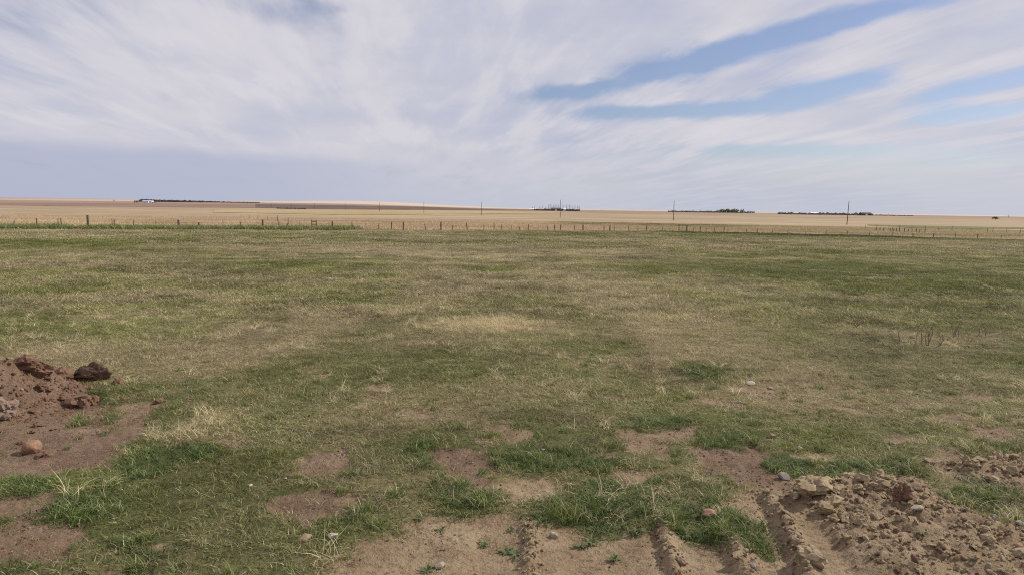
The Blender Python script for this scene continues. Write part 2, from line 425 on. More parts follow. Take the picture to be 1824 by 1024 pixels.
FARY = np.array([0, 60, 110, 180, 260, 400, 500, 700, 1000, 1500, 2500, 4000, 9000], float)
FARZ = np.array([0, 0, -.3, -1.1, -1.8, -2.5, -2.9, -2.4, -0.4, 1.2, 2.6, 3.2, 3.4], float)
def height(x, y):
    x = np.asarray(x, float); y = np.asarray(y, float)
    r = np.hypot(x, y)
    z = np.interp(r, FARY, FARZ) * (y > -50)
    z = z + 0.9 * fbm(x / 160, y / 90, 3, .5, 31) * sstep(120, 420, r)
    a = np.arctan2(x, np.maximum(y, 1e-3))
    ridge = 17 * np.exp(-((a + 0.215) / 0.13) ** 2) + 9.5 * sstep(-.25, -.62, a) + 1.6 * fbm(a * 6, r / 3000, 3, .5, 33) + 2.2
    z = z + ridge * sstep(1300, 3000, r)
    z = z + 4.5 * np.exp(-((a + 0.36) / 0.20) ** 2) * sstep(800, 1500, r)
    # gentle unevenness of the pasture
    z = z + 0.16 * fbm(x / 7, y / 7, 3, .5, 35) * sstep(6, 16, r) * sstep(3000, 200, r)
    z = z + 0.05 * fbm(x / 1.3, y / 1.3, 3, .5, 37) * sstep(90, 40, r)
    n = r < 16
    if np.any(n):
        xn, yn = x[n], y[n]
        dm, _ = dirt_mask(xn, yn)
        zn = -0.02 * dm + dm * (0.05 * fbm(xn * 4, yn * 4, 3, .6, 41) + 0.032 * fbm(xn * 13, yn * 13, 4, .7, 43))
        wob = 0.06 * fbm(xn * 2.5, yn * 2.5, 2, .5, 45)
        for pl, hh, wdt in RUTS:
            d = linedist(pl, xn + .5 * wob, yn)
            zn = zn + .72 * hh * sstep(pl[0][1] + .15, pl[0][1] - .12, yn) * ((0.85 + .9 * fbm(xn * 9, yn * 9, 3, .65, 47)) * np.exp(-(d / wdt) ** 2) - .32 * np.exp(-(linedist(pl, xn + wdt * 1.9 + .5 * wob, yn) / .03) ** 2))
        for pl, wdt in TRK:
            d = linedist(pl, xn, yn); k = np.exp(-(d / wdt) ** 4)
            zn = zn * (1 - 0.8 * k) - 0.045 * k + 0.005 * k * np.sin(yn * 62 + 9 * np.abs(xn - 1.0))
        for poly, hh, sd in ((RUBBLE, .055, 51), (PILE2, .055, 53)):
            s = sdf(poly, xn, yn) + 0.16 * fbm(xn * 3, yn * 3, 3, .6, sd)
            k = sstep(0.05, -0.22, s)
            cell = 1 - 2.6 * np.abs(fbm(xn * 7, yn * 7, 3, .6, sd + 1))
            zn = zn + k * (hh * (0.75 + 1.5 * fbm(xn * 2.2, yn * 2.2, 2, .5, sd + 2)) + 0.045 * cell + 0.05 * fbm(xn * 16, yn * 16, 3, .65, sd + 3))
        q = np.sqrt(((xn - MC[0] + .35) / 1.25) ** 2 + ((yn - MC[1]) / 1.15) ** 2) + 0.55 * fbm(xn * 1.6, yn * 1.6, 3, .55, 57)
        k = sstep(1.05, 0.25, q)
        zn = zn + 0.42 * k + k * (0.34 * fbm(xn * 3.2, yn * 3.2, 3, .6, 59) + 0.26 * fbm(xn * 11, yn * 11, 4, .7, 61))
        z = z.copy() if isinstance(z, np.ndarray) else z
        z[n] = z[n] + zn
    return z
def H(x, y): return float(height(np.array([x]), np.array([y]))[0])
def hit(px, py):
    """where the sight line through a photo pixel meets the terrain"""
    d = pix_dir(px, py)
    lo, hi = (3.0, 6500.0)
    if py > 470: lo, hi = 3.0, 22.0
    for _ in range(3):
        t = np.geomspace(lo, hi, 70)
        x, y, z = d.x * t, d.y * t, EYE + d.z * t
        k = np.nonzero(z < height(x, y))[0]
        i = max(1, k[0]) if len(k) else len(t) - 1
        lo, hi = t[i - 1], t[i]
    return Vector((x[i], y[i], H(x[i], y[i])))

# ------------------------------------------------------------------ materials
def new_mat(name):
    m = bpy.data.materials.new(name); m.use_nodes = True
    m.node_tree.nodes.clear()
    b = NB(m.node_tree)
    out = b.n.new('ShaderNodeOutputMaterial')
    p = b.n.new('ShaderNodeBsdfPrincipled')
    b.l.new(p.outputs[0], out.inputs[0])
    p.inputs['Roughness'].default_value = 0.9
    p.inputs['Specular IOR Level'].default_value = 0.15
    return m, b, p, out

def ground_material():
    m, b, p, out = new_mat('ground')
    geo = b.n.new('ShaderNodeNewGeometry').outputs['Position']
    gx, gy, gz = b.sep(geo)
    dirt = b.attr('dirt'); red = b.attr('red'); green = b.attr('green'); tan = b.attr('beyond')
    n1, _ = b.noise(geo, 3.0, 6, .62); n2, _ = b.noise(geo, 22, 5, .65); n3, _ = b.noise(geo, 0.5, 5, .6); n4, _ = b.noise(geo, 90, 3, .6)
    soil = b.mix(red, (0.255, 0.182, 0.108), (0.142, 0.088, 0.058))
    soil = b.mix(b.mapr(n1, .35, .7), soil, b.mix(red, (0.35, 0.266, 0.168), (0.195, 0.132, 0.092)))
    soil = b.mix(b.mapr(n2, .48, .68, 0, .65), soil, (0.085, 0.056, 0.038))
    soil = b.mix(b.mapr(n4, .55, .72, 0, .7), soil, (0.36, 0.29, 0.20))
    thatch = b.mix(b.mapr(b.m('ADD', green, b.m('MULTIPLY', b.m('SUBTRACT', n1, .5), .9)), .2, .8), (0.22, 0.170, 0.085), (0.09, 0.098, 0.034))
    thatch = b.mix(b.mapr(n2, .42, .65, 0, .7), thatch, (0.055, 0.042, 0.024))
    dm = b.mapr(b.m('ADD', dirt, b.m('MULTIPLY', b.m('SUBTRACT', n2, .5), .7)), .25, .7)
    near = b.mix(dm, thatch, soil)
    # dry prairie beyond the fence: long bands of straw, olive and pinkish stubble
    band = b.comb(b.m('MULTIPLY', gx, .0035), b.m('MULTIPLY', gy, .016), 0.0)
    f1, _ = b.noise(band, 1.0, 5, .62); f2, _ = b.noise(b.comb(b.m('MULTIPLY', gx, .02), b.m('MULTIPLY', gy, .07), 5.0), 1.0, 5, .6)
    f3, _ = b.noise(geo, .8, 5, .6)
    far = b.mix(b.mapr(f1, .38, .62), (0.385, 0.29, 0.185), (0.28, 0.21, 0.132))
    far = b.mix(b.mapr(f2, .48, .68, 0, .8), far, (0.22, 0.165, 0.095))
    far = b.mix(b.mapr(f3, .45, .75, 0, .45), far, (0.40, 0.30, 0.18))
    f4, _ = b.noise(b.comb(b.m('MULTIPLY', gx, .006), b.m('MULTIPLY', gy, .030), 8.0), 1.0, 6, .65)
    far = b.mix(b.mapr(f4, .50, .66, 0, .7), far, (0.22, 0.16, 0.105))
    dist = b.m('SQRT', b.m('ADD', b.m('MULTIPLY', gx, gx), b.m('MULTIPLY', gy, gy)))
    far = b.mix(b.mapr(dist, 500, 1300), far, b.mix(b.mapr(f1, .42, .6), (0.30, 0.215, 0.155), (0.215, 0.145, 0.110)))
    far = b.mix(b.mapr(dist, 1650, 1900), far, b.mix(b.mapr(gx, -1500, -600), (0.33, 0.25, 0.21), (0.50, 0.40, 0.32)))
    col = b.mix(b.attr('wet'), b.mix(tan, near, far), b.mix(f3, (0.12, 0.115, 0.045), (0.15, 0.13, 0.06)))
    b.put(p.inputs['Base Color'], col)
    bump = b.n.new('ShaderNodeBump'); bump.inputs['Strength'].default_value = 1.0; bump.inputs['Distance'].default_value = 0.030
    hh = b.m('ADD', n2, b.m('MULTIPLY', n4, .35))
    b.put(bump.inputs['Height'], hh); b.l.new(bump.outputs[0], p.inputs['Normal'])
    return m

def soil_mat(name, c1, c2, c3, scale=14, bumpd=.01):
    m, b, p, out = new_mat(name)
    tcn = b.n.new('ShaderNodeTexCoord').outputs['Object']
    rnd = b.n.new('ShaderNodeObjectInfo').outputs['Random']
    off = b.n.new('ShaderNodeVectorMath'); off.operation = 'ADD'; b.l.new(tcn, off.inputs[0]); b.l.new(b.comb(b.m('MULTIPLY', rnd, 30), 0.0, 0.0), off.inputs[1])
    n1, _ = b.noise(off.outputs[0], scale * .3, 5, .6); n2, _ = b.noise(off.outputs[0], scale * 1.7, 4, .65)
    c = b.mix(b.mapr(n1, .35, .65), c1, c2)
    c = b.mix(b.mapr(n2, .5, .75, 0, .7), c, c3)
    c = b.mix(b.mapr(rnd, 0, 1, 0, .35), c, c3)
    b.put(p.inputs['Base Color'], c)
    bump = b.n.new('ShaderNodeBump'); bump.inputs['Strength'].default_value = .8; bump.inputs['Distance'].default_value = bumpd
    b.put(bump.inputs['Height'], n2); b.l.new(bump.outputs[0], p.inputs['Normal'])
    return m

def plain_mat(name, c1, c2, scale=3.0, rough=.85, stretch=None):
    m, b, p, out = new_mat(name)
    v = b.n.new('ShaderNodeTexCoord').outputs['Object']
    if stretch:
        mp = b.n.new('ShaderNodeMapping'); b.l.new(v, mp.inputs[0]); mp.inputs['Scale'].default_value = stretch; v = mp.outputs[0]
    n1, _ = b.noise(v, scale, 5, .65)
    b.put(p.inputs['Base Color'], b.mix(b.mapr(n1, .35, .68), c1, c2))
    p.inputs['Roughness'].default_value = rough
    return m

def blade_material(name, straw, straw2, green, lush):
    m, b, p, out = new_mat(name)
    bv = b.attr('blade_random'); hv = b.attr('blade_height')
    g = b.attr('green', 'INSTANCER'); lu = b.attr('lush', 'INSTANCER'); lum = b.attr('lum', 'INSTANCER')
    gcol = b.mix(lu, green, lush)
    # within a tuft, blades are green or dead one by one
    sel = b.mapr(b.m('SUBTRACT', g, bv), -.08, .08)
    scol = b.mix(b.mapr(b.m('FRACT', b.m('MULTIPLY', bv, 7.31)), 0, 1), straw, straw2)
    c = b.mix(sel, scol, gcol)
    tipm = b.m('MULTIPLY', b.mapr(hv, .55, 1.0, 0, .45), b.m('FRACT', b.m('MULTIPLY', bv, 13.7)))
    c = b.mix(tipm, c, straw)                              # withered tips
    c = b.mix(1.0, c, b.comb(lum, lum, lum), 'MULTIPLY')
    b.put(p.inputs['Base Color'], c)
    p.inputs['Roughness'].default_value = .6
    p.inputs['Specular IOR Level'].default_value = .25
    tr = b.n.new('ShaderNodeBsdfTranslucent'); b.put(tr.inputs[0], c)
    ms = b.n.new('ShaderNodeMixShader'); ms.inputs[0].default_value = .28
    b.l.new(p.outputs[0], ms.inputs[1]); b.l.new(tr.outputs[0], ms.inputs[2]); b.l.new(ms.outputs[0], out.inputs[0])
    return m

M_ground = ground_material()
M_clod = soil_mat('dry_clay', (0.40, 0.305, 0.19), (0.27, 0.195, 0.115), (0.52, 0.415, 0.28))
M_redclod = soil_mat('red_soil', (0.20, 0.112, 0.076), (0.14, 0.076, 0.052), (0.25, 0.15, 0.105))
M_darkclod = soil_mat('dark_sod', (0.060, 0.036, 0.028), (0.10, 0.06, 0.045), (0.035, 0.024, 0.02))
M_pale = soil_mat('pale_limestone', (0.44, 0.37, 0.28), (0.34, 0.28, 0.21), (0.30, 0.25, 0.2), 20, .004)
M_white = soil_mat('white_quartz', (0.62, 0.56, 0.46), (0.5, 0.44, 0.36), (0.4, 0.35, 0.28), 20, .003)
M_orange = soil_mat('orange_sandstone', (0.29, 0.165, 0.108), (0.19, 0.108, 0.075), (0.36, 0.235, 0.16), 9, .003)
M_pink = soil_mat('pink_granite', (0.38, 0.21, 0.15), (0.30, 0.17, 0.12), (0.42, 0.28, 0.22), 20, .004)
M_muted = soil_mat('muted_dry_soil', (0.25, 0.175, 0.135), (0.18, 0.12, 0.09), (0.30, 0.22, 0.175))
M_grey = soil_mat('grey_stone', (0.24, 0.21, 0.18), (0.31, 0.275, 0.24), (0.17, 0.16, 0.16), 20, .004)
M_brown = soil_mat('tan_stone', (0.30, 0.21, 0.14), (0.24, 0.165, 0.11), (0.35, 0.27, 0.2), 20, .004)
M_post = plain_mat('weathered_post_wood', (0.10, 0.075, 0.062), (0.17, 0.13, 0.11), 5, .9, (1, 1, .15))
M_postpale = plain_mat('pale_bleached_wood', (0.40, 0.35, 0.29), (0.30, 0.26, 0.22), 5, .9, (1, 1, .15))
M_pole = plain_mat('utility_pole_wood', (0.085, 0.072, 0.065), (0.14, 0.12, 0.105), 2, .9, (1, 1, .1))
M_wire = plain_mat('rusty_wire', (0.16, 0.12, 0.10), (0.22, 0.18, 0.16), 2, .6)
M_insul = plain_mat('porcelain', (0.35, 0.35, 0.36), (0.4, 0.4, 0.42), 2, .3)
M_blade = blade_material('grass_blades', (0.57, 0.485, 0.315), (0.38, 0.315, 0.175), (0.245, 0.250, 0.066), (0.088, 0.142, 0.034))
M_dry = blade_material('dry_prairie_blades', (0.66, 0.51, 0.345), (0.44, 0.325, 0.205), (0.22, 0.25, 0.07), (0.13, 0.24, 0.06))
M_leaf = plain_mat('weed_leaf', (0.065, 0.095, 0.035), (0.10, 0.13, 0.055), 30, .6)
M_twig = plain_mat('dead_twig', (0.16, 0.125, 0.085), (0.26, 0.205, 0.14), 20, .9)
M_bark = plain_mat('tree_bark', (0.14, 0.12, 0.11), (0.2, 0.18, 0.165), 2, .9)
M_twigs = plain_mat('bare_tree_twigs', (0.20, 0.17, 0.16), (0.27, 0.235, 0.22), .3, .9)
M_ever = plain_mat('hazed_shelterbelt_foliage', (0.080, 0.082, 0.078), (0.12, 0.12, 0.108), .2, .9)  # dark foliage, lightened and greyed in its colour to imitate distance haze
M_crown = plain_mat('spring_green_foliage', (0.12, 0.165, 0.09), (0.19, 0.24, 0.13), .4, .9)
M_plough = plain_mat('ploughed_soil', (0.105, 0.070, 0.062), (0.145, 0.10, 0.086), .02, .95, (1, .15, 1))
M_plough2 = plain_mat('reddish_stubble', (0.20, 0.125, 0.098), (0.25, 0.165, 0.13), .02, .95, (1, .15, 1))
M_yellow = plain_mat('pale_yellow_stubble', (0.37, 0.285, 0.15), (0.32, 0.235, 0.12), .01, .95, (1, .15, 1))
M_olive = plain_mat('olive_sedge', (0.115, 0.12, 0.045), (0.16, 0.145, 0.065), .05, .95, (1, .3, 1))
M_wallw = plain_mat('white_siding', (0.78, 0.78, 0.80), (0.7, 0.7, 0.73), .5, .6)
M_roofb = plain_mat('pale_blue_metal_roof', (0.42, 0.47, 0.62), (0.5, 0.54, 0.68), .5, .4)
M_roofd = plain_mat('dark_shingle_roof', (0.09, 0.08, 0.085), (0.13, 0.115, 0.11), .5, .8)
M_glass = plain_mat('dark_window_glass', (0.03, 0.035, 0.04), (0.05, 0.05, 0.06), .5, .1)

# ------------------------------------------------------------------ the ground sheet
def axis_steps(start, end, s0, rate):
    out = [start]; v = start
    while v < end:
        v += max(s0, rate(v) * abs(v)); out.append(v)
    return out
xs = axis_steps(0.0, 9000, .022, lambda v: 0 if v < 4.6 else (.010 if v < 40 else .05))
xs = np.array([-v for v in reversed(xs[1:])] + xs)
ys = axis_steps(3.5, 9000, .022, lambda v: .0048 if v < 75 else .028)
ys = np.concatenate([[-9000, -3000, -1000, -300, -100, -40, -15, -5, -2, 0, 1, 2, 2.6, 3.0, 3.3], ys])
gx, gy = np.meshgrid(xs, ys)
fx, fy = gx.ravel(), gy.ravel()
fz = height(fx, fy)
nx, ny = len(xs), len(ys)
idx = np.arange(nx * ny).reshape(ny, nx)
quads = np.stack([idx[:-1, :-1], idx[:-1, 1:], idx[1:, 1:], idx[1:, :-1]], -1).reshape(-1, 4)
gme = mesh_np('ground', np.stack([fx, fy, fz], 1), quads, M_ground, smooth=True)
dm, rd = np.zeros(len(fx)), np.zeros(len(fx))
nn = (np.hypot(fx, fy) < 18)
dm[nn], rd[nn] = dirt_mask(fx[nn], fy[nn])
# the heap of red soil is bare
q = np.sqrt(((fx - MC[0] + .35) / 1.25) ** 2 + ((fy - MC[1]) / 1.15) ** 2) + 0.55 * fbm(fx * 1.6, fy * 1.6, 3, .55, 57)
heap = sstep(1.05, 0.75, q); dm = np.maximum(dm, heap); rd = np.maximum(rd, heap)
for nm, arr in (('wet', wet_at(fx, fy)), ('dirt', dm), ('red', rd), ('green', green_map(fx, fy)), ('beyond', sstep(-.6, .8, beyond(fx, fy) + 1.2 * fbm(fx * .5, fy * .5, 2, .5, 3)))):
    at_ = gme.attributes.new(nm, 'FLOAT', 'POINT'); at_.data.foreach_set('value', arr.astype(np.float32))
ground = link('ground', gme); tag(ground, kind='structure')
print('ground quads', len(quads))

# far field sheets laid on the slopes ---------------------------------
def field(name, top, bot, mat, nu=80, nv=8, lift=.12):
    """strip of farmland seen between two rows of the photograph; draped on the terrain"""
    pxs = np.linspace(top[0][0], top[-1][0], nu); V = []; 
    tx, ty = zip(*top); bx, by = zip(*bot)
    for p in pxs:
        a, b_ = hit(p, np.interp(p, bx, by)), hit(p, np.interp(p, tx, ty))
        ra, rb = math.hypot(a.x, a.y), math.hypot(b_.x, b_.y)
        u = Vector((a.x, a.y)).normalized()
        for k in range(nv):
            r = ra + (rb - ra) * k / (nv - 1)
            x, y = u.x * r, u.y * r
            V.append((x, y, H(x, y) + lift * (1 + r / 1500)))
    i = np.arange(nu * nv).reshape(nu, nv)
    Q = np.stack([i[:-1, :-1], i[1:, :-1], i[1:, 1:], i[:-1, 1:]], -1).reshape(-1, 4)
    o = link(name, mesh_np(name, V, Q, mat, True)); tag(o, kind='structure'); return o
field('ploughed_field', [(455, 364.3), (600, 366.2), (750, 369), (880, 373.6), (990, 375.2)], [(455, 370.5), (530, 372.5), (600, 373.3), (750, 374.2), (880, 375), (990, 376)], M_plough)
field('stubble_field', [(0, 361.5), (250, 363), (455, 364.3)], [(0, 366), (250, 369), (455, 370.5)], M_plough2)
field('pale_field', [(380, 374.5), (600, 374.6), (800, 376), (1000, 377.5)], [(380, 379), (600, 383), (800, 382), (1000, 380)], M_yellow)
field('ditch_bank', [(1545, 400.5), (1620, 402), (1700, 403.5), (1824, 406)], [(1545, 402), (1620, 406), (1700, 408.5), (1824, 408.5)], M_olive, lift=.05)

# ------------------------------------------------------------------ grass
def clump_mesh(name, n, radius, hmin, hmax, wid, lean, mat, seed, segs=3):
    r = np.random.default_rng(seed)
    a = r.random(n) * 2 * np.pi; rr = radius * np.sqrt(r.random(n))
    h = hmin + (hmax - hmin) * r.random(n) ** 1.4
    ba = r.random(n) * 2 * np.pi; bend = lean * (0.35 + r.random(n)) * h
    w = wid * (0.6 + 0.8 * r.random(n))
    fa = r.random(n) * 2 * np.pi
    V = []; Q = []; bh = []; br = []
    for i in range(n):
        base = np.array([math.cos(a[i]) * rr[i], math.sin(a[i]) * rr[i], -0.01])
        bd = np.array([math.cos(ba[i]), math.sin(ba[i]), 0]); sd = np.array([math.cos(fa[i]), math.sin(fa[i]), 0])
        rv = r.random(); s0 = len(V)
        for k in range(segs + 1):
            t = k / segs
            p = base + bd * bend[i] * t * t + np.array([0, 0, 1]) * h[i] * (t - 0.25 * lean * t * t)
            ww = w[i] * (1 - t ** 1.6) * .5 + 0.0002
            V += [p - sd * ww, p + sd * ww]; bh += [t, t]; br += [rv, rv]
        for k in range(segs):
            b0 = s0 + 2 * k; Q.append([b0, b0 + 1, b0 + 3, b0 + 2])
    me = mesh_np(name, V, Q, mat, True)
    for nm, arr in (('blade_height', bh), ('blade_random', br)):
        t_ = me.attributes.new(nm, 'FLOAT', 'POINT'); t_.data.foreach_set('value', np.array(arr, dtype=np.float32))
    return me

def source_collection(name, meshes):
    c = bpy.data.collections.new(name)
    for i, me in enumerate(meshes):
        o = bpy.data.objects.new('%s_%02d' % (name, i), me); c.objects.link(o)
    return c

_ng = {}
def scatter_group(coll):
    if coll.name in _ng: return _ng[coll.name]
    ng = bpy.data.node_groups.new('scatter_' + coll.name, 'GeometryNodeTree')
    ng.interface.new_socket('Geometry', in_out='INPUT', socket_type='NodeSocketGeometry')
    ng.interface.new_socket('Geometry', in_out='OUTPUT', socket_type='NodeSocketGeometry')
    N, L = ng.nodes, ng.links
    gi = N.new('NodeGroupInput'); go = N.new('NodeGroupOutput')
    ci = N.new('GeometryNodeCollectionInfo'); ci.inputs['Collection'].default_value = coll
    ci.inputs['Separate Children'].default_value = True; ci.inputs['Reset Children'].default_value = True
    iop = N.new('GeometryNodeInstanceOnPoints'); iop.inputs['Pick Instance'].default_value = True
    def na(n, t):
        a = N.new('GeometryNodeInputNamedAttribute'); a.data_type = t; a.inputs['Name'].default_value = n; return a.outputs['Attribute']
    e2r = N.new('FunctionNodeEulerToRotation'); L.new(na('rot', 'FLOAT_VECTOR'), e2r.inputs[0])
    L.new(gi.outputs[0], iop.inputs['Points']); L.new(ci.outputs[0], iop.inputs['Instance'])
    L.new(na('idx', 'INT'), iop.inputs['Instance Index']); L.new(e2r.outputs[0], iop.inputs['Rotation'])
    L.new(na('scl', 'FLOAT_VECTOR'), iop.inputs['Scale']); L.new(iop.outputs[0], go.inputs[0])
    _ng[coll.name] = ng
    return ng

def scatter(name, x, y, coll, ncoll, scl, attrs, tilt=.15, z=None, idx=None, seed=0):
    r = np.random.default_rng(seed + 99); n = len(x)
    if z is None: z = height(x, y)
    me = bpy.data.meshes.new(name); me.vertices.add(n)
    me.vertices.foreach_set('co', np.stack([x, y, z], 1).astype(np.float32).ravel())
    rot = np.stack([(r.random(n) - .5) * 2 * tilt, (r.random(n) - .5) * 2 * tilt, r.random(n) * 6.283], 1)
    if np.ndim(scl) == 1: scl = np.stack([scl, scl, scl], 1)
    for nm, arr, tp, key in [('rot', rot, 'FLOAT_VECTOR', 'vector'), ('scl', scl, 'FLOAT_VECTOR', 'vector')]:
        t_ = me.attributes.new(nm, tp, 'POINT'); t_.data.foreach_set(key, arr.astype(np.float32).ravel())
    if idx is None: idx = r.integers(0, ncoll, n)
    t_ = me.attributes.new('idx', 'INT', 'POINT'); t_.data.foreach_set('value', idx.astype(np.int32))
    for nm, arr in attrs.items():
        t_ = me.attributes.new(nm, 'FLOAT', 'POINT'); t_.data.foreach_set('value', np.asarray(arr, dtype=np.float32))
    o = link(name, me)
    md = o.modifiers.new('scatter', 'NODES'); md.node_group = scatter_group(coll)
    print(name, n)
    return o

def fan_points(y0, y1, dens, seed, side=.86, extra=1.0):
    """random points on the ground in the wedge in front of the camera"""
    r = np.random.default_rng(seed)
    a = side * (y1 ** 2 - y0 ** 2) + 2 * extra * (y1 - y0)
    n = int(a * dens)
    y = np.sqrt(y0 ** 2 + (y1 ** 2 - y0 ** 2) * r.random(n))
    x = (r.random(n) * 2 - 1) * (side * y + extra)
    return x, y, r

short = source_collection('short_tuft', [clump_mesh('short_tuft', 28, .085, .018, .070, .0056, 1.2, M_blade, 100 + i) for i in range(6)]
                          + [clump_mesh('flat_straw', 20, .095, .015, .045, .0052, 3.0, M_blade, 140 + i) for i in range(3)]
                          + [clump_mesh('straw_litter', 6, .10, .012, .035, .0045, 3.4, M_blade, 160 + i) for i in range(3)])
lushc = source_collection('lush_tuft', [clump_mesh('lush_tuft', 34, .055, .06, .14, .0066, .8, M_blade, 200 + i, 4) for i in range(5)])
midc = source_collection('mid_tuft', [clump_mesh('mid_tuft', 40, .17, .03, .10, .013, 1.1, M_blade, 300 + i, 2) for i in range(6)])
farc = source_collection('far_tuft', [clump_mesh('far_tuft', 44, .40, .03, .11, .030, 1.0, M_blade, 400 + i, 2) for i in range(5)])
dryc = source_collection('dry_tuft', [clump_mesh('dry_tuft', 46, .75, .16, .42, .030, .5, M_dry, 500 + i, 2) for i in range(5)])
strawc = source_collection('straw_tuft', [clump_mesh('straw_tuft', 26, .075, .05, .14, .0042, 1.3, M_blade, 600 + i, 3) for i in range(4)])
weedc = source_collection('bank_tuft', [clump_mesh('bank_tuft', 40, .4, .12, .38, .03, .6, M_dry, 700 + i, 2) for i in range(4)])

def bare_at(x, y):
    d, _ = dirt_mask(x, y)
    q = np.sqrt(((x - MC[0] + .35) / 1.25) ** 2 + ((y - MC[1]) / 1.15) ** 2) + 0.55 * fbm(x * 1.6, y * 1.6, 3, .55, 57)
    return np.maximum(d, sstep(1.05, .8, q))
def lum_of(x, y, r, amp=.62):
    st = np.zeros(len(x))
    for k, (cx, cy, rx, ry, a) in enumerate(PATCH[:3]): st = np.maximum(st, (1.0, .5, .15)[k] * np.exp(-(((x - cx) / rx) ** 2 + ((y - cy) / ry) ** 2) ** 2))
    return .86 + .34 * st + .9 * fbm(x / 1.1, y / 1.1, 4, .65, 71) + .45 * fbm(x / 2.5, y / 3, 4, .65, 72) + (r.random(len(x)) - .5) * amp

# near pasture
x, y, r = fan_points(3.4, 15, 330, 1)
b_ = bare_at(x, y); l_ = lush_mask(x, y); g_ = green_map(x, y)
thin = .62 + 1.3 * fbm(x * 2.2, y * 2.2, 3, .6, 73)
keep = r.random(len(x)) < np.clip((1 - b_) * (thin + .35), 0, 1) + .24 * b_ * sstep(-.05, .18, fbm(x * 4, y * 4, 3, .6, 74))
x, y, b_, l_, g_ = x[keep], y[keep], b_[keep], l_[keep], g_[keep]
gg = np.clip(g_ + .45 * l_ + (r.random(len(x)) - .5) * .30, 0, 1)
s = (.75 + .5 * r.random(len(x))) * (1 + .25 * l_) * (1 - .3 * b_)
s = np.stack([s, s, s * (1 + 1.3 * fbm(x * 1.3, y * 1.3, 2, .5, 75))], 1)
idx = np.where(r.random(len(x)) < .30 + .35 * (1 - gg), r.integers(6, 9, len(x)), r.integers(0, 6, len(x)))
idx = np.where((b_ > .5) & (r.random(len(x)) < .6), r.integers(9, 12, len(x)), idx)
o = scatter('pasture_grass', x, y, short, 12, s, {'green': gg, 'lush': np.clip(l_ + .4 * (g_ - .5) + .2 * sstep(11, 6, y), 0, 1), 'lum': lum_of(x, y, r)}, idx=idx)
tag(o, 'short patchy spring grass and straw nearest the camera', 'grass', kind='stuff')
# lush dark tufts
x, y, r = fan_points(3.4, 14, 210, 2)
l_ = lush_mask(x, y); b_ = bare_at(x, y)
cl_ = sstep(.0, .22, fbm(x * 2.6, y * 2.6, 3, .6, 77)) * .10 * (1 - b_) * sstep(13, 7, y)
keep = r.random(len(x)) < np.clip(l_ * .55 * sstep(-.12, .14, fbm(x * 3.8, y * 3.8, 4, .7, 79)) + cl_, 0, 1)
x, y, l_ = x[keep], y[keep], l_[keep]
s = .45 + .55 * r.random(len(x)) + .15 * l_
o = scatter('green_grass_tufts', x, y, lushc, 5, s, {'green': .8 + .2 * r.random(len(x)), 'lush': .5 + .5 * r.random(len(x)), 'lum': .9 + .4 * r.random(len(x))}, tilt=.25)
tag(o, 'longer dark green tufts of grass round the bare soil patches', 'grass', kind='stuff')
# mid pasture
x, y, r = fan_points(13, 38, 80, 3)
edge = sstep(13, 15, y); keep = r.random(len(x)) < edge * np.clip(1 - .8 * bare_at(x, y), 0, 1)
x, y = x[keep], y[keep]; g_ = green_map(x, y)
gg = np.clip(g_ + (r.random(len(x)) - .5) * .25, 0, 1)
s = .7 + .6 * r.random(len(x)); s = np.stack([s, s, s * (1 + 1.2 * fbm(x * .8, y * .8, 2, .5, 75))], 1)
o = scatter('middle_pasture_grass', x, y, midc, 6, s, {'green': gg, 'lush': np.clip(.6 * (g_ - .5), 0, 1), 'lum': lum_of(x, y, r)})
tag(o, 'mottled green and straw grass in the middle of the pasture', 'grass', kind='stuff')
# far pasture up to the fence
x, y, r = fan_points(36, 84, 20, 4, .88)
keep = (beyond(x, y) < .2) & (r.random(len(x)) < sstep(36, 40, y))
x, y = x[keep], y[keep]; g_ = green_map(x, y)
gg = np.clip(g_ + (r.random(len(x)) - .5) * .2, 0, 1)
s = .7 + .6 * r.random(len(x))
o = scatter('far_pasture_grass', x, y, farc, 5, s, {'green': gg, 'lush': np.clip(.5 * (g_ - .5), 0, 1), 'lum': lum_of(x, y, r, .5) * (1 - .42 * wet_at(x, y))})
tag(o, 'short grass at the far side of the pasture before the fence', 'grass', kind='stuff')
# dead long straw patches
x, y, r = fan_points(4, 24, 120, 5)
st = np.zeros(len(x))
for cx, cy, rx, ry, a in PATCH[:3]:
    st = np.maximum(st, np.exp(-(((x - cx) / rx) ** 2 + ((y - cy) / ry) ** 2) ** 2) * (-a))
st = st * sstep(-.25, .1, fbm(x * 1.5, y * 1.5, 3, .6, 81)) + .09 * sstep(-.02, .16, fbm(x / .9, y / .9, 4, .65, 83)) * (1 - bare_at(x, y))
keep = r.random(len(x)) < st
x, y = x[keep], y[keep]
o = scatter('long_straw_grass', x, y, strawc, 4, .7 + .6 * r.random(len(x)), {'green': .06 * r.random(len(x)), 'lush': 0 * x, 'lum': 1.05 + .6 * r.random(len(x))}, tilt=.3)
tag(o, 'bleached standing straw left among the shorter grass', 'dry grass', kind='stuff')
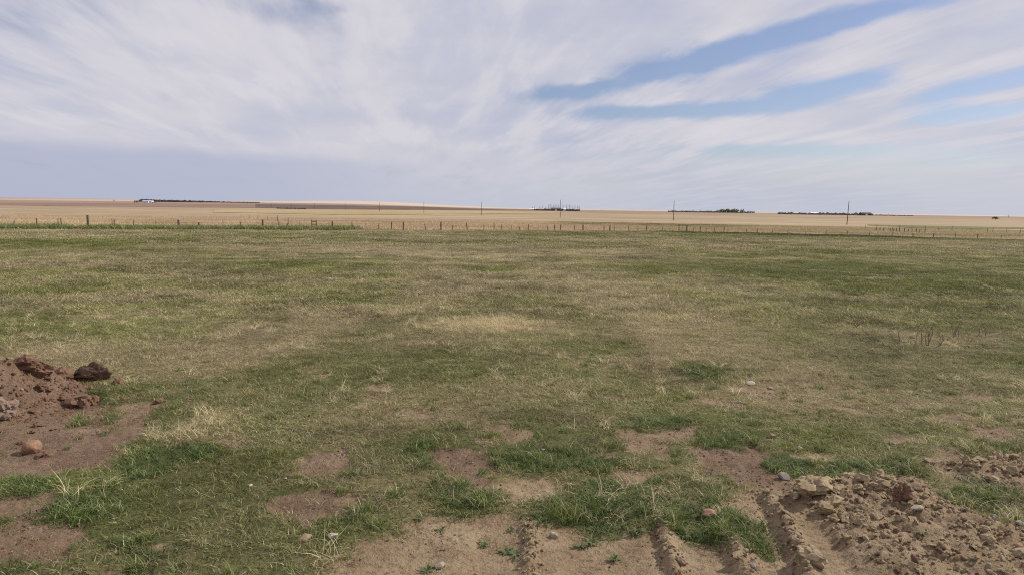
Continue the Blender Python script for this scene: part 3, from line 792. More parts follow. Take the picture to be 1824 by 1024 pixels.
# dry prairie beyond the fence
x, y, r = fan_points(50, 190, 2.6, 6, .9)
bd = beyond(x, y); keep = (bd > .5) & (r.random(len(x)) < np.clip(1.1 - y / 260, .2, 1))
x, y, bd = x[keep], y[keep], bd[keep]
pal = sstep(20, 34, x) * sstep(14, 2, bd)                       # pale mown strip behind the right-hand fence
wet = wet_at(x, y)
gg = np.clip(.06 + .22 * sstep(5, 25, x) * (1 - pal) + .85 * wet + .5 * fbm(x / 14, y / 8, 3, .5, 85) * sstep(-30, 10, x), 0, .8)
s = (.65 + .5 * r.random(len(x))) * (1 - .5 * pal)
o = scatter('dry_prairie_grass', x, y, dryc, 5, np.stack([s, s, s * (.85 - .35 * sstep(15, 35, x))], 1), {'green': gg, 'lush': 0 * x, 'lum': (.95 - .40 * wet - .14 * sstep(0, 30, x)) + .7 * fbm(x / 9, y / 7, 4, .6, 87) + .2 * r.random(len(x))}, tilt=.1)
tag(o, 'tall dry tan prairie grass beyond the fence', 'dry grass', kind='stuff')
# green growth along the fence foot
x, y, r = fan_points(48, 86, 26, 8, .9)
bd = beyond(x, y); lft = sstep(-11.0, -18.5, x) 
mid = .25 * sstep(-18, -12, x) * sstep(22, 14, x)
right = sstep(14, 24, x) * sstep(46, 36, x) * sstep(-.2, .05, fbm(x / 4, y / 2, 3, .6, 90))
amt = (lft * sstep(0, .15, fbm(x / 2.2, y / 3, 3, .6, 89) + .30) * (np.abs(bd - .1) < 1.5) + mid * (np.abs(bd) < .45) + right * .8 * (np.abs(bd + 2.8) < 4.0))
keep = r.random(len(x)) < amt
x, y, bd = x[keep], y[keep], bd[keep]
sc = (.6 + .6 * r.random(len(x))) * np.where(x < -15, 1.45, np.where(x > 15, .6, .4))
o = scatter('fence_foot_growth', x, y, weedc, 4, sc, {'green': .6 + .4 * r.random(len(x)), 'lush': r.random(len(x)), 'lum': np.where(x > 10, .25, .75) + .35 * r.random(len(x))}, tilt=.15)
tag(o, 'rank green growth along the foot of the fence', 'grass', kind='stuff')

# ------------------------------------------------------------------ clods and stones
def lump_mesh(name, seed, mat, sub=3, rough=.35, sx=(1, 1, .7), facet=0.0, smooth=True):
    import bmesh
    bm = bmesh.new(); bmesh.ops.create_icosphere(bm, subdivisions=sub, radius=1.0)
    so_ = Vector((seed * 3.1, seed * 1.7, seed * .9))
    for v in bm.verts:
        p = v.co.copy()
        d = 1 + rough * (mnoise.fractal(p * 1.1 + so_, .9, 2.1, 4)) * .9
        d += rough * .35 * (mnoise.noise(p * 3.4 + so_))
        q = p * d
        if facet:
            for k in range(7):
                nrm = Vector((math.sin(seed + k * 2.4), math.cos(seed * 1.3 + k * 1.9), math.sin(seed * .7 + k * 3.1))).normalized()
                lim = 1 - facet * (.55 + .45 * math.sin(seed * 2 + k))
                dd = q.dot(nrm)
                if dd > lim: q -= nrm * (dd - lim) * .92
        v.co = Vector((q.x * sx[0], q.y * sx[1], q.z * sx[2]))
    me = bpy.data.meshes.new(name); bm.to_mesh(me); bm.free(); me.materials.append(mat)
    if smooth: me.polygons.foreach_set('use_smooth', [True] * len(me.polygons))
    return me

clod_meshes = [lump_mesh('clod', i + 1, M_clod, 3, .75, (1, .85, .75), .42, False) for i in range(8)]
redclod_meshes = [lump_mesh('red_clod', i + 31, M_redclod, 3, .65, (1, .9, .8), .3, False) for i in range(5)]
small_meshes = [lump_mesh('crumb', i + 61, M_clod, 2, .5, (1, .9, .75), .2, False) for i in range(6)]
smallred = [lump_mesh('red_crumb', i + 71, M_redclod, 2, .5, (1, .9, .75), .2, False) for i in range(4)]

def stone(name, px, py, w, mesh, label, cat='stone', sink=.3, rz=None, asp=(1, 1, 1), group=None):
    """w = width in photo pixels; py = where it meets the ground"""
    p = hit(px, py); dist = (p - Vector((0, 0, EYE))).dot(cam_fwd); rr = w * dist / F / 2
    o = link(name, mesh, None, (p.x, p.y + rr * .4, H(p.x, p.y) + rr * asp[2] * (.7 - sink)))
    o.scale = (rr * asp[0], rr * asp[1], rr * asp[2]); o.rotation_euler = (0, 0, rz if rz is not None else random.random() * 6)
    return tag(o, label, cat, group)
sm = lambda seed, mat, rough=.34, sx=(1, .8, .62), f=.42, s=False: lump_mesh('stone', seed, mat, 3, rough, sx, f, s)
stone('round_boulder', 52, 808, 33, sm(91, M_orange, .16, (1, .9, .85), .08), 'rounded orange brown boulder at the foot of the red soil heap', sink=.15, rz=.4)
stone('stone', 1338, 686, 15, sm(92, M_white), 'flat white stone in the grass right of centre', rz=2)
stone('stone', 1372, 693, 10, sm(93, M_pale, .18), 'small round tan stone just right of the flat white stone')
stone('stone', 1318, 717, 7, sm(94, M_pale), 'tiny pale stone on thin grass below the flat white stone')
stone('stone', 592, 959, 18, sm(95, M_white, .3), 'pale angular stone in the grass left of the bare tracks', rz=.3)
stone('stone', 540, 964, 27, sm(96, M_brown, .15), 'rounded tan stone half buried beside the pale angular stone', sink=.5)
stone('stone', 783, 1012, 20, sm(97, M_pale), 'pale tan stone on bare soil at the bottom edge left of centre')
stone('stone', 968, 802, 6, sm(98, M_white), 'tiny bright white stone in green grass above the tan patch')
stone('stone', 987, 958, 18, sm(99, M_pale), 'pale chalky stone at the top of the left tyre rut')
stone('stone', 1265, 918, 27, sm(101, M_pink), 'pink red stone at the edge of the grass and the tracks', sink=.4)
stone('stone', 1327, 926, 13, sm(102, M_pale), 'small cream stone right of the pink red stone')
stone('stone', 1308, 928, 11, sm(103, M_brown), 'small brown stone between the pink red and cream stones')
stone('stone', 1398, 855, 22, sm(104, M_grey), 'light grey stone above the tracks beside the clay heap')
stone('stone', 1637, 911, 24, sm(105, M_pale, .12, (1, .6, .5)), 'smooth pale oval stone lying on the clay heap', rz=.1)
stone('stone', 1590, 791, 11, sm(106, M_grey), 'small grey stone in green grass above the clay heap')
stone('stone', 1652, 823, 15, sm(107, M_brown), 'rounded tan stone at the left end of the smaller dirt ridge')
stone('stone', 1213, 1008, 24, sm(108, M_brown, .3), 'brown angular stone sitting on the second tyre ridge', sink=.15)
stone('stone', 1341, 1012, 17, sm(109, M_grey, .2), 'grey stone on the third tyre ridge at the bottom edge', sink=.2)
stone('stone', 1820, 938, 20, sm(110, M_grey), 'light grey stone at the right edge of the picture', sink=.2)
stone('stone', 1817, 975, 14, sm(111, M_pink), 'small pinkish stone near the bottom right corner')
stone('stone', 1772, 925, 16, sm(112, M_grey, .25), 'dark grey stone below the grass tuft at the right')
stone('stone', 140, 936, 9, sm(113, M_pale), 'small pale pebble beside the dark green tuft at lower left')
stone('stone', 445, 866, 9, sm(114, M_white), 'small white pebble on the little bare patch left of centre')
stone('stone', 508, 853, 6, sm(115, M_white), 'tiny white pebble in the grass above the brown bare patch')
stone('stone', 1375, 780, 15, sm(116, M_brown), 'low tan stone in grass above the dark bare patch')
stone('stone', 38, 695, 6, sm(117, M_pale), 'tiny pale pebble on the face of the red soil heap')
stone('stone', 1425, 800, 10, sm(118, M_pale), 'small cream stone beside the pale sandy patch')
# dark sods and red clods round the left heap
rc = lambda seed, mat=M_redclod, sx=(1, .8, .7): lump_mesh('sod', seed, mat, 4, .6, sx, .25, False)
stone('sod', 155, 679, 58, rc(121, M_darkclod, (1, .7, .62)), 'dark upturned sod lying in the grass behind the red soil heap', 'sod', .3, .2)
stone('sod', 148, 680, 36, rc(122, M_redclod, (1, .6, .4)), 'reddish clod leaning against the front of the dark sod', 'clod', .2, .1)
stone('sod', 137, 722, 42, rc(123, M_redclod, (1, .9, .75)), 'ragged red clod at the right foot of the soil heap', 'clod', .5, .6)
stone('sod', 38, 657, 44, rc(124, M_redclod, (1, .8, .7)), 'brown clod on the crest of the red soil heap', 'clod', .35, .2)
stone('sod', 72, 668, 38, rc(125, M_redclod, (1, .8, .6)), 'small red clod on the right shoulder of the soil heap', 'clod', .3, .9)
stone('sod', 3, 745, 50, lump_mesh('sod', 126, M_muted, 4, .6, (1, .8, .8), .2, False), 'greyish crumbly lump at the left edge of the red heap', 'clod', .2)
stone('sod', 1612, 893, 40, rc(127, M_redclod, (.8, .7, .9)), 'upright dark red clod on top of the clay heap', 'clod', .1, .4)
stone('sod', 1455, 884, 56, lump_mesh('clay', 128, M_clod, 4, .6, (1, .8, .7), .25, False), 'large pale clay clod at the upper left corner of the heap', 'clod', .2, .3)
stone('sod', 1450, 1005, 46, lump_mesh('clay', 129, M_clod, 4, .7, (.9, .9, .8), .3, False), 'large cracked clay clod on the right tyre ridge at bottom', 'clod', .2, .3)
stone('sod', 1475, 915, 34, lump_mesh('clay', 130, M_clod, 4, .6, (1, .8, .7), .3, False), 'clay clod just below the large one at the heap corner', 'clod', .2, .3)

# individual clods over the heap, ridge and ruts (the larger 250), the rest as loose crumbs
def in_region(poly, n, seed, margin=.0):
    r = np.random.default_rng(seed); xs_, ys_ = zip(*poly); out = []
    while len(out) < n:
        x = r.uniform(min(xs_), max(xs_), n); y = r.uniform(max(3.6, min(ys_)), max(ys_), n)
        k = sdf(poly, x, y) < margin; out += list(zip(x[k], y[k]))
    return np.array(out[:n])
CN = 0
def scatter_clods(pts, smin, smax, meshes, label, group, seed):
    r = random.Random(seed)
    for x, y in pts:
        s_ = smin + (smax - smin) * r.random() ** 2.2
        o = link('clay_clod', r.choice(meshes), None, (x, y, H(x, y) + s_ * .22))
        o.scale = (s_, s_ * r.uniform(.7, 1), s_ * r.uniform(.6, 1)); o.rotation_euler = (r.uniform(-.4, .4), r.uniform(-.4, .4), r.random() * 6.3)
        tag(o, label(x, y) if callable(label) else label, 'clod', group)
def heap_place(x, y):
    row = 'along the upper edge' if y > 5.6 else ('halfway down' if y > 4.7 else 'at the foot')
    side = 'left' if x < 2.1 + (y - 4) * .15 else ('middle' if x < 2.9 + (y - 4) * .25 else 'right')
    return 'dried pale clay clod %s of the large lower right heap, %s part' % (row, side)
RUB_VIS = P((1405, 860), (1500, 850), (1640, 856), (1700, 900), (1824, 950), (1900, 1010), (1850, 1030), (1590, 1030), (1530, 985), (1465, 925), (1410, 890))
scatter_clods(in_region(RUB_VIS, 110, 1), .018, .062, clod_meshes, heap_place, 'clods on the clay heap', 5)
scatter_clods(in_region(P((1405, 866), (1500, 850), (1600, 856), (1560, 890), (1480, 910), (1420, 890)), 30, 2), .03, .075, clod_meshes, 'bigger pale clay clod crowded along the upper edge of the large heap', 'bigger clods at the heap edge', 6)
scatter_clods(in_region(P((1660, 822), (1760, 814), (1830, 820), (1830, 860), (1800, 862), (1710, 846)), 25, 3), .025, .07, clod_meshes, 'tan clod on the smaller dirt ridge at the right edge', 'clods on the dirt ridge', 7)
RN = ['straight first', 'second', 'third', 'rightmost']
for j, (pl, wdt, hh) in enumerate(RUTS):
    rp = []
    r_ = np.random.default_rng(40 + j)
    for k in range((10, 13, 12, 16)[j]):
        t = r_.random() * (len(pl) - 1); i = int(t); f = t - i
        rp.append((pl[i][0] + (pl[i + 1][0] - pl[i][0]) * f + r_.normal() * .035, pl[i][1] + (pl[i + 1][1] - pl[i][1]) * f))
    scatter_clods([p for p in rp if p[1] > 3.9], .012, .05, clod_meshes, 'small clay clod on the %s tyre ridge counted from the left' % RN[j], 'clods on the tyre ridges', 8 + j)
hp = [(MC[0] + random.gauss(.1, .75), MC[1] + random.gauss(-.1, .6)) for _ in range(80)]
scatter_clods(hp, .02, .10, redclod_meshes, lambda x, y: 'reddish brown clod %s of the red soil heap, %s side' % ('low on the front' if y < MC[1] - .35 else ('on the crest' if y > MC[1] + .3 else 'on the slope'), 'left' if x < MC[0] - .2 else 'right'), 'clods on the red soil heap', 9)

crumbs = source_collection('crumb', [*small_meshes, *smallred])
x, y, r = fan_points(3.5, 11.5, 900, 12)
dmk, rdk = dirt_mask(x, y)
rub = np.maximum(sstep(.1, -.1, sdf(RUBBLE, x, y)), sstep(.1, -.1, sdf(PILE2, x, y)))
rut = np.zeros(len(x))
for pl, wdt, hh in RUTS: rut = np.maximum(rut, np.exp(-(linedist(pl, x, y) / .09) ** 2))
trk = np.zeros(len(x))
for pl, wdt in TRK: trk = np.maximum(trk, np.exp(-(linedist(pl, x, y) / wdt) ** 4))
hq = np.hypot((x - MC[0] + .35) / 1.25, (y - MC[1]) / 1.15) < 1.0
pr = np.clip(dmk * .50 * (1 - .8 * trk) * sstep(-.15, .15, fbm(x * 2, y * 2, 3, .6, 91)) + rub * .95 + rut * 1.0 + hq * .95, 0, 1)
keep = r.random(len(x)) < pr
x, y, rub, rut, rdk, hq = x[keep], y[keep], rub[keep], rut[keep], rdk[keep], hq[keep]
s = .003 + .009 * r.random(len(x)) ** 2 + (rub + .8 * hq) * .016 * r.random(len(x)) ** 2.5 + rut * .014 * r.random(len(x)) ** 2
isred = (r.random(len(x)) < rdk * .9) | hq
idx = np.where(isred, r.integers(6, 10, len(x)), r.integers(0, 6, len(x)))
o = scatter('loose_soil_crumbs', x, y, crumbs, 10, s, {}, tilt=3.0, idx=idx)
tag(o, 'loose crumbs of soil strewn over the bare ground', 'soil crumbs', kind='stuff')

# ------------------------------------------------------------------ weeds, brush and sticks
def weed_mesh(seed, n=9, L=.06):
    r = random.Random(seed); b = MB()
    for i in range(n):
        a = i / n * 6.28 + r.uniform(-.3, .3); l = L * r.uniform(.6, 1.1); w = l * r.uniform(.18, .3); up = r.uniform(.3, 1.0)
        d = Vector((math.cos(a), math.sin(a), 0)); s_ = Vector((-d.y, d.x, 0)); z = Vector((0, 0, 1))
        p0 = z * .002; p1 = d * l * .45 + z * l * up * .5; p2 = d * l + z * l * up * .45
        b.quad(p0 - s_ * w * .15, p0 + s_ * w * .15, p1 + s_ * w * .5, p1 - s_ * w * .5)
        b.quad(p1 - s_ * w * .5, p1 + s_ * w * .5, p2 + s_ * w * .06, p2 - s_ * w * .06)
    return b.mesh('weed', M_leaf)
WEEDS = [(862, 972, 'leafy green weed sprouting in bare soil left of the first tyre rut'), (902, 985, 'low spreading weed just right and below the first weed on bare soil'),
         (745, 925, 'small weed at the top edge of the bare tracks'), (808, 928, 'little round weed between grass and the bare tracks'),
         (910, 945, 'small bright weed in the strip above the left tyre rut'), (1033, 975, 'weed growing beside the chalky stone between the ruts'),
         (1052, 968, 'upright weed right of the chalky stone'), (1643, 952, 'single leafy weed on the slope of the clay heap'),
         (1095, 998, 'low weed near the bottom between the ruts'), (785, 945, 'flat weed on the purple brown soil left of the ruts'),
         (920, 990, 'weed on the smooth soil left of the straight rut'), (1215, 955, 'weed at the top of the second tyre ridge'),
         (760, 1018, 'weed at the bottom edge beside the pale tan stone'), (1135, 948, 'weed at the grass edge above the middle rut')]
for i, (px, py, lb) in enumerate(WEEDS):
    p = hit(px, py); o = link('weed', weed_mesh(i, random.choice((8, 11, 13)), random.uniform(.045, .075)), None, p)
    o.rotation_euler.z = i; tag(o, lb, 'weed')
def stalks(name, px, py, n, hgt, spread, mat, label, cat, seed, flat=False):
    r = random.Random(seed); p = hit(px, py); b = MB()
    for i in range(n):
        a = r.random() * 6.28; q0 = Vector((r.gauss(0, spread), r.gauss(0, spread * .6), 0))
        hh = hgt * r.uniform(.5, 1)
        if flat: tip = q0 + Vector((math.cos(a) * hh * 2.0, math.sin(a) * hh * 1.6, hh * r.uniform(.15, 1.0)))
        else: tip = q0 + Vector((math.cos(a) * hh * .25, math.sin(a) * hh * .25, hh))
        mid = (q0 + tip) / 2 + Vector((r.gauss(0, .04), r.gauss(0, .04), 0)) * hh * 3
        w = r.uniform(.0028, .0055) * (1 if p.y < 9 else 1.6)
        b.tube([q0, mid, tip], [w, w * .8, w * .3], 4, False)
        for k in range(3):
            f = r.uniform(.4, .95); q = q0.lerp(tip, f) if f > .5 else q0.lerp(mid, f * 2); a2 = r.random() * 6.28
            b.tube([q, q + Vector((math.cos(a2) * .3, math.sin(a2) * .3, .5)) * hh * .4], [w * .6, w * .25], 3, False)
    o = link(name, b.mesh(name, mat), None, p); return tag(o, label, cat)
stalks('brush_heap', 1000, 750, 26, .12, .13, M_twig, 'dark heap of dead twigs in the grass above the bare patches', 'brush', 1, True)
stalks('brush_heap', 1560, 583, 44, .16, .40, M_twig, 'flattened grey dead brush in the pasture at the right', 'brush', 2, True)
stalks('brush_heap', 1480, 572, 36, .13, .40, M_twig, 'thin line of dark dead brush left of the larger flattened brush', 'brush', 3, True)
stalks('dead_weed_stalks', 1645, 612, 6, .36, .14, M_twig, 'tall dead weed stalk group standing left in the right pasture', 'dead weed', 4)
stalks('dead_weed_stalks', 1664, 615, 5, .32, .12, M_twig, 'tall dead weed stalks just right of the left standing group', 'dead weed', 5)
stalks('dead_weed_stalks', 1712, 598, 9, .32, .30, M_twig, 'thicket of dead weed stalks farthest right in the pasture', 'dead weed', 6)
stalks('fallen_stick', 1775, 610, 2, .30, .05, M_postpale, 'pale stick lying in the grass near the right edge', 'stick', 7, True)

# ------------------------------------------------------------------ fences
def post_part(parent, px, top, bot, mat, w=.07, lean=0.0, dist=None, square=False):
    """one post; top and bottom rows of the photo give its height"""
    x, y = on_line(px, dist); z = H(x, y)
    sc_ = y / F
    h = max(.35, (bot - top) * sc_)
    b = MB(); dx = lean * sc_
    n = 6
    b.tube([(0, 0, -.25), (dx * .5, 0, h * .5), (dx, 0, h)], [w * .5, w * .48, w * .44], n)
    o = link('post', b.mesh('post', mat), parent, (x, y, z))
    return Vector((x + dx, y, z + h)), Vector((x, y, z))
def on_line(px, dist=None):
    d = pix_dir(px, 405)
    if dist: return (d.x / d.y * dist, dist)
    t = 60.0
    for _ in range(30): t = float(np.interp(d.x / d.y * t, FLINE[:, 0], FLINE[:, 1]))
    return (d.x / d.y * t, t)
def wires(parent, feet, heights, r_=.004, sag=.02):
    for h in heights:
        b = MB(); pts = []
        for i, f in enumerate(feet):
            pts.append(Vector((f.x, f.y - .05, f.z + h)))
            if i < len(feet) - 1:
                q = (f + feet[i + 1]) / 2; pts.append(Vector((q.x, q.y - .05, q.z + h - sag)))
        b.tube(pts, [r_] * len(pts), 3, False)
        link('wire', b.mesh('wire', M_wire), parent)
def fence(name, label, posts, heights, dist_of=None, anchor=None):
    f = empty(name, (0, 0, 0)); tag(f, label, 'fence')
    feet = []
    for e in posts:
        px, top, bot = e[:3]; opt = e[3] if len(e) > 3 else {}
        dd = dist_of(px) if dist_of else None
        _, ft = post_part(f, px, top, bot, opt.get('m', M_post), opt.get('w', .08), opt.get('lean', 0), dd)
        feet.append(ft)
    wires(f, feet, heights)
    return f, feet
TH = {'w': .19}; ME = {'w': .095}; TN = {'w': .06}; PALE = {'m': M_postpale, 'w': .07}
A = [(-330, 386, 404, ME), (-250, 388, 405, TN), (-180, 387, 405, TN), (-110, 386, 405, ME), (-50, 390, 406, TN), (24, 393, 408, {'m': M_postpale, 'w': .16, 'lean': 3}), (66, 388, 407, ME), (104, 389, 408, TN), (112, 388, 407, {'w': .075, 'lean': -4}), (157, 383, 408, TH), (200, 389, 408, TN), (204, 391, 408, ME),
     (238, 391, 408, TN), (278, 392, 408, TN), (319, 391, 408, {'w': .2, 'lean': -1}), (356, 395, 408, {'w': .14, 'lean': -2}), (397.5, 391, 408, TN), (429, 394, 408, ME), (468, 392, 410, {'w': .18}),
     (497, 394, 409, ME), (534, 393, 409, PALE), (555.5, 391, 409, ME), (563.5, 391, 409, ME), (592, 395, 410, {'w': .18}), (627, 395, 408, ME), (652, 398, 408, PALE), (673, 397, 409, {'w': .075, 'lean': 2}),
     (697.5, 394, 409, ME), (718.5, 394, 409, {'w': .15}), (758.5, 397, 409, {'w': .075, 'lean': -2}), (785.5, 394, 409, {'w': .15}), (807, 399, 409, {'w': .075, 'lean': -2}), (833, 396, 409, {'w': .11, 'lean': -2.5}), (861.5, 399, 409, PALE),
     (880, 396, 409, ME), (893.5, 398, 409, TN), (910.5, 399, 409, TN), (927, 400, 409, {'w': .075, 'lean': -3}), (941, 398, 409, ME), (977, 399, 409, {'w': .075, 'lean': -3}), (988, 398, 409, ME), (998.5, 398, 409, ME),
     (1023.5, 398, 409, TN), (1038.5, 398, 409, {'w': .15}), (1076, 399, 409, ME), (1086.5, 399, 409.5, {'w': .14}), (1094.5, 400, 409, TN), (1119.5, 400, 410, TN), (1136.5, 401, 410, TN), (1151.5, 399, 410, ME), (1180, 402, 411, TN)]
fa, feetA = fence('wire_fence', 'long weathered wire fence of wooden posts crossing behind the pasture at left and centre', A, (.35, .62, .86))
# gate-like H brace and the slanting strut
x0_, y0_ = on_line(555.5); x1_, y1_ = on_line(563.5)
b = MB(); b.tube([(x0_, y0_, H(x0_, y0_) + .80), (x1_, y1_, H(x1_, y1_) + .80)], [.05, .05], 6); link('rail', b.mesh('rail', M_post), fa)
b = MB(); b.tube([(x0_, y0_ + .02, H(x0_, y0_) + .52), (x1_, y1_ + .02, H(x1_, y1_) + .52)], [.03, .03], 6); link('rail', b.mesh('rail', M_post), fa)
xa, ya = on_line(505); xb, yb = on_line(513.5)
b = MB(); b.tube([(xa, ya, H(xa, ya) - .1), (xb, yb, H(xb, yb) + .62)], [.055, .05], 6); link('strut', b.mesh('strut', M_post), fa)
Bp = [(1209.5, 399, 412, ME), (1215, 402, 412, TN), (1223.5, 400, 412.5, {'w': .14}), (1236, 403, 413, TN), (1247.5, 402, 413, ME), (1258, 405, 413, TN), (1273, 404, 413.5, TN), (1290, 404, 414, ME), (1297, 406, 414, TN), (1330, 407, 414.5, TN),
      (1350, 406, 415, TN), (1376, 408, 415.5, TN), (1404, 408, 416, TN), (1436, 410, 417, TN), (1472, 410, 418, TN), (1510, 411, 419, TN), (1550, 411, 419.5, TN), (1590, 413, 420.5, TN), (1627.5, 414, 421, ME), (1664.5, 413.5, 422, ME), (1703, 414, 423, TN), (1743, 415, 424, ME), (1785, 416, 424.5, TN),
      (1830, 416, 425, TN), (1890, 417, 427, TN), (1960, 418, 428, TN)]
fence('wire_fence', 'low thin post and wire fence along the pale strip at right', Bp, (.3, .55))
Cp = [(430, 380, 387, TN), (444.5, 380, 387.5, ME), (460, 380, 388, ME), (476.5, 384, 392, ME), (494.5, 383, 395.5, ME), (513.5, 387, 400, ME), (534, 390, 404, TN)]
fence('wire_fence', 'row of dark posts running away into the tan prairie at left', Cp, (.6, .9), dist_of=lambda px: float(np.interp(px, [430, 444.5, 460, 476.5, 494.5, 513.5, 534], [150, 140, 130, 112, 98, 82, 66])))
def drow(name, label, pxs, d0, d1, hpx, w=.08, heights=(.5, .9)):
    f = empty(name, (0, 0, 0)); tag(f, label, 'fence'); feet = []
    for px in pxs:
        t = (px - pxs[0]) / (pxs[-1] - pxs[0]); d = 1 / ((1 - t) / d0 + t / d1)
        _, ft = post_part(f, px, 0, hpx * random.uniform(.8, 1.15), M_post, w, random.uniform(-1, 1), d); feet.append(ft)
    wires(f, feet, heights); return f
drow('wire_fence', 'far fence on the green bank above the pale strip at right', [1541, 1562, 1583, 1603, 1625, 1648, 1672, 1696, 1730, 1760, 1769, 1793, 1818, 1850, 1900], 150, 118, 8)
drow('wire_fence', 'close set crooked posts at the end of the ditch at right', [1561, 1568, 1574, 1586, 1589, 1592, 1597, 1603, 1612, 1618, 1625, 1633, 1639, 1648], 106, 98, 8, .11)

# ------------------------------------------------------------------ utility poles
pm = MB(); pm.tube([(0, 0, -1.5), (0, 0, 4), (0, 0, 9)], [.17, .15, .11], 8); pole_me = pm.mesh('pole', M_pole, True)
im = MB(); im.tube([(0, 0, 9), (0, 0, 9.12), (0, 0, 9.3)], [.05, .09, .05], 6); ins_me = im.mesh('insulator', M_insul)
tm = MB(); tm.box((0, -.22, 8.3), (.25, .25, .55)); trans_me = tm.mesh('transformer', M_insul)
PX = [1510, 1200, 998, 857.5, 755, 676, 615, 560, 519, 484]
PT = [358, 357, 356, 359.5, 359, 360, 361, 361.3, 362, 362.5]
PL = ['nearest and tallest utility pole standing at right, slightly leaning', 'utility pole second from the right in the line', 'utility pole in front of the bare farmyard trees', 'utility pole left of the farmyard near the centre',
      'utility pole in front of the dark ploughed field, nearest the centre', 'utility pole above the ploughed field, second left of centre', 'thin utility pole above the ploughed field, third left of centre', 'faint utility pole fourth left of centre',
      'very faint utility pole at the left part of the ploughed field', 'farthest faint utility pole beside the end of the dark shelterbelt']
for i, px in enumerate(PX):
    Yd = 262 + 75 * i
    d = pix_dir(px, 380); x = d.x / d.y * Yd; z = H(x, Yd)
    dt = pix_dir(px, PT[i]); ztop = EYE + dt.z / dt.y * Yd
    o = empty('utility_pole', (x, Yd, z)); tag(o, PL[i], 'utility pole', 'utility poles of the power line')
    s_ = (ztop - z) / 9.3
    if i == 0: o.rotation_euler.y = rad(1.2)
    k = link('pole', pole_me, o); k.scale = (1, 1, s_)
    k = link('insulator', ins_me, o); k.scale = (1, 1, s_)

# ------------------------------------------------------------------ trees, shelterbelts and farm buildings far off
def far_pt(px, dist):
    d = pix_dir(px, 370); x = d.x / d.y * dist; return Vector((x, dist, H(x, dist)))
def belt(name, label, pts, dist, depth, seed, mat=M_ever, cat='trees', leaf=1.1, per=26, kind='stuff'):
    """far-off wood as a mass of leaf clumps: pts = (px, top row, ground row)"""
    r = random.Random(seed); b = MB(); px0, px1 = pts[0][0], pts[-1][0]
    n = int((px1 - px0) * per); PXs, T, B = zip(*pts)
    for i in range(n):
        px = r.uniform(px0, px1); dd = dist + r.uniform(-depth, depth) / 2
        top, bot = np.interp(px, PXs, T), np.interp(px, PXs, B)
        p = far_pt(px, dd); dt = pix_dir(px, top)
        ztop = EYE + dt.z / dt.y * dist; hgt = max(.8, ztop - p.z)
        hgt *= 1.0 + .8 * mnoise.noise(Vector((px * .22, seed, 0))) + .55 * mnoise.noise(Vector((px * 1.6, seed, 4)))
        zc = p.z + hgt * r.random() ** .8 * .95
        a = Vector((r.gauss(0, 1), r.gauss(0, 1), r.gauss(0, 1))).normalized() * leaf * r.uniform(.5, 1.2)
        c = a.orthogonal().normalized() * leaf * r.uniform(.5, 1.0)
        q = Vector((p.x, p.y, zc))
        b.quad(q - a - c, q + a - c, q + a + c, q - a + c)
    o = link(name, b.mesh(name, mat)); return tag(o, label, cat, kind=kind)
belt('shelterbelt', 'long dark shelterbelt of trees on the skyline at far left', [(248, 357.2, 361), (256, 355.8, 362), (275, 357, 363), (350, 358.8, 364), (400, 360.4, 365), (462, 362.5, 366)], 1400, 26, 1, per=50, leaf=1.1)
belt('shelterbelt', 'low dark hedge along the front of the central farmyard', [(950, 373.6, 376), (985, 372.8, 376), (1033, 374, 376)], 1150, 14, 2, per=30, leaf=.8)
belt('shelterbelt', 'dark low treeline on the skyline right of centre', [(1386, 379.6, 380), (1412, 379.2, 380), (1418, 380.6, 381), (1430, 379.6, 381), (1450, 380.8, 381), (1472, 379.6, 382), (1480, 380.4, 382), (1505, 380.2, 382), (1512, 381.4, 382.5), (1526, 380.2, 383), (1552, 380, 383.5), (1557, 382.6, 384)], 1100, 20, 3, per=26, leaf=.6)
belt('shelterbelt', 'thin dark scrub low on the skyline between poles', [(1190, 376, 377.5), (1240, 376.5, 378), (1275, 376.5, 378.5), (1345, 377.6, 379)], 1300, 14, 4, per=14, leaf=.7)
belt('shelterbelt', 'scattered dark scrub on the skyline right of the dark treeline', [(1560, 383, 384), (1580, 383.2, 384.5), (1628, 385, 386)], 1100, 10, 5, per=6, leaf=.6)
belt('scrub_strip', 'dark diagonal line of scrub below the ploughed field at left', [(493, 370.5, 371.8), (515, 371.8, 373.2), (545, 373, 374)], 760, 10, 6, per=20, leaf=.45)

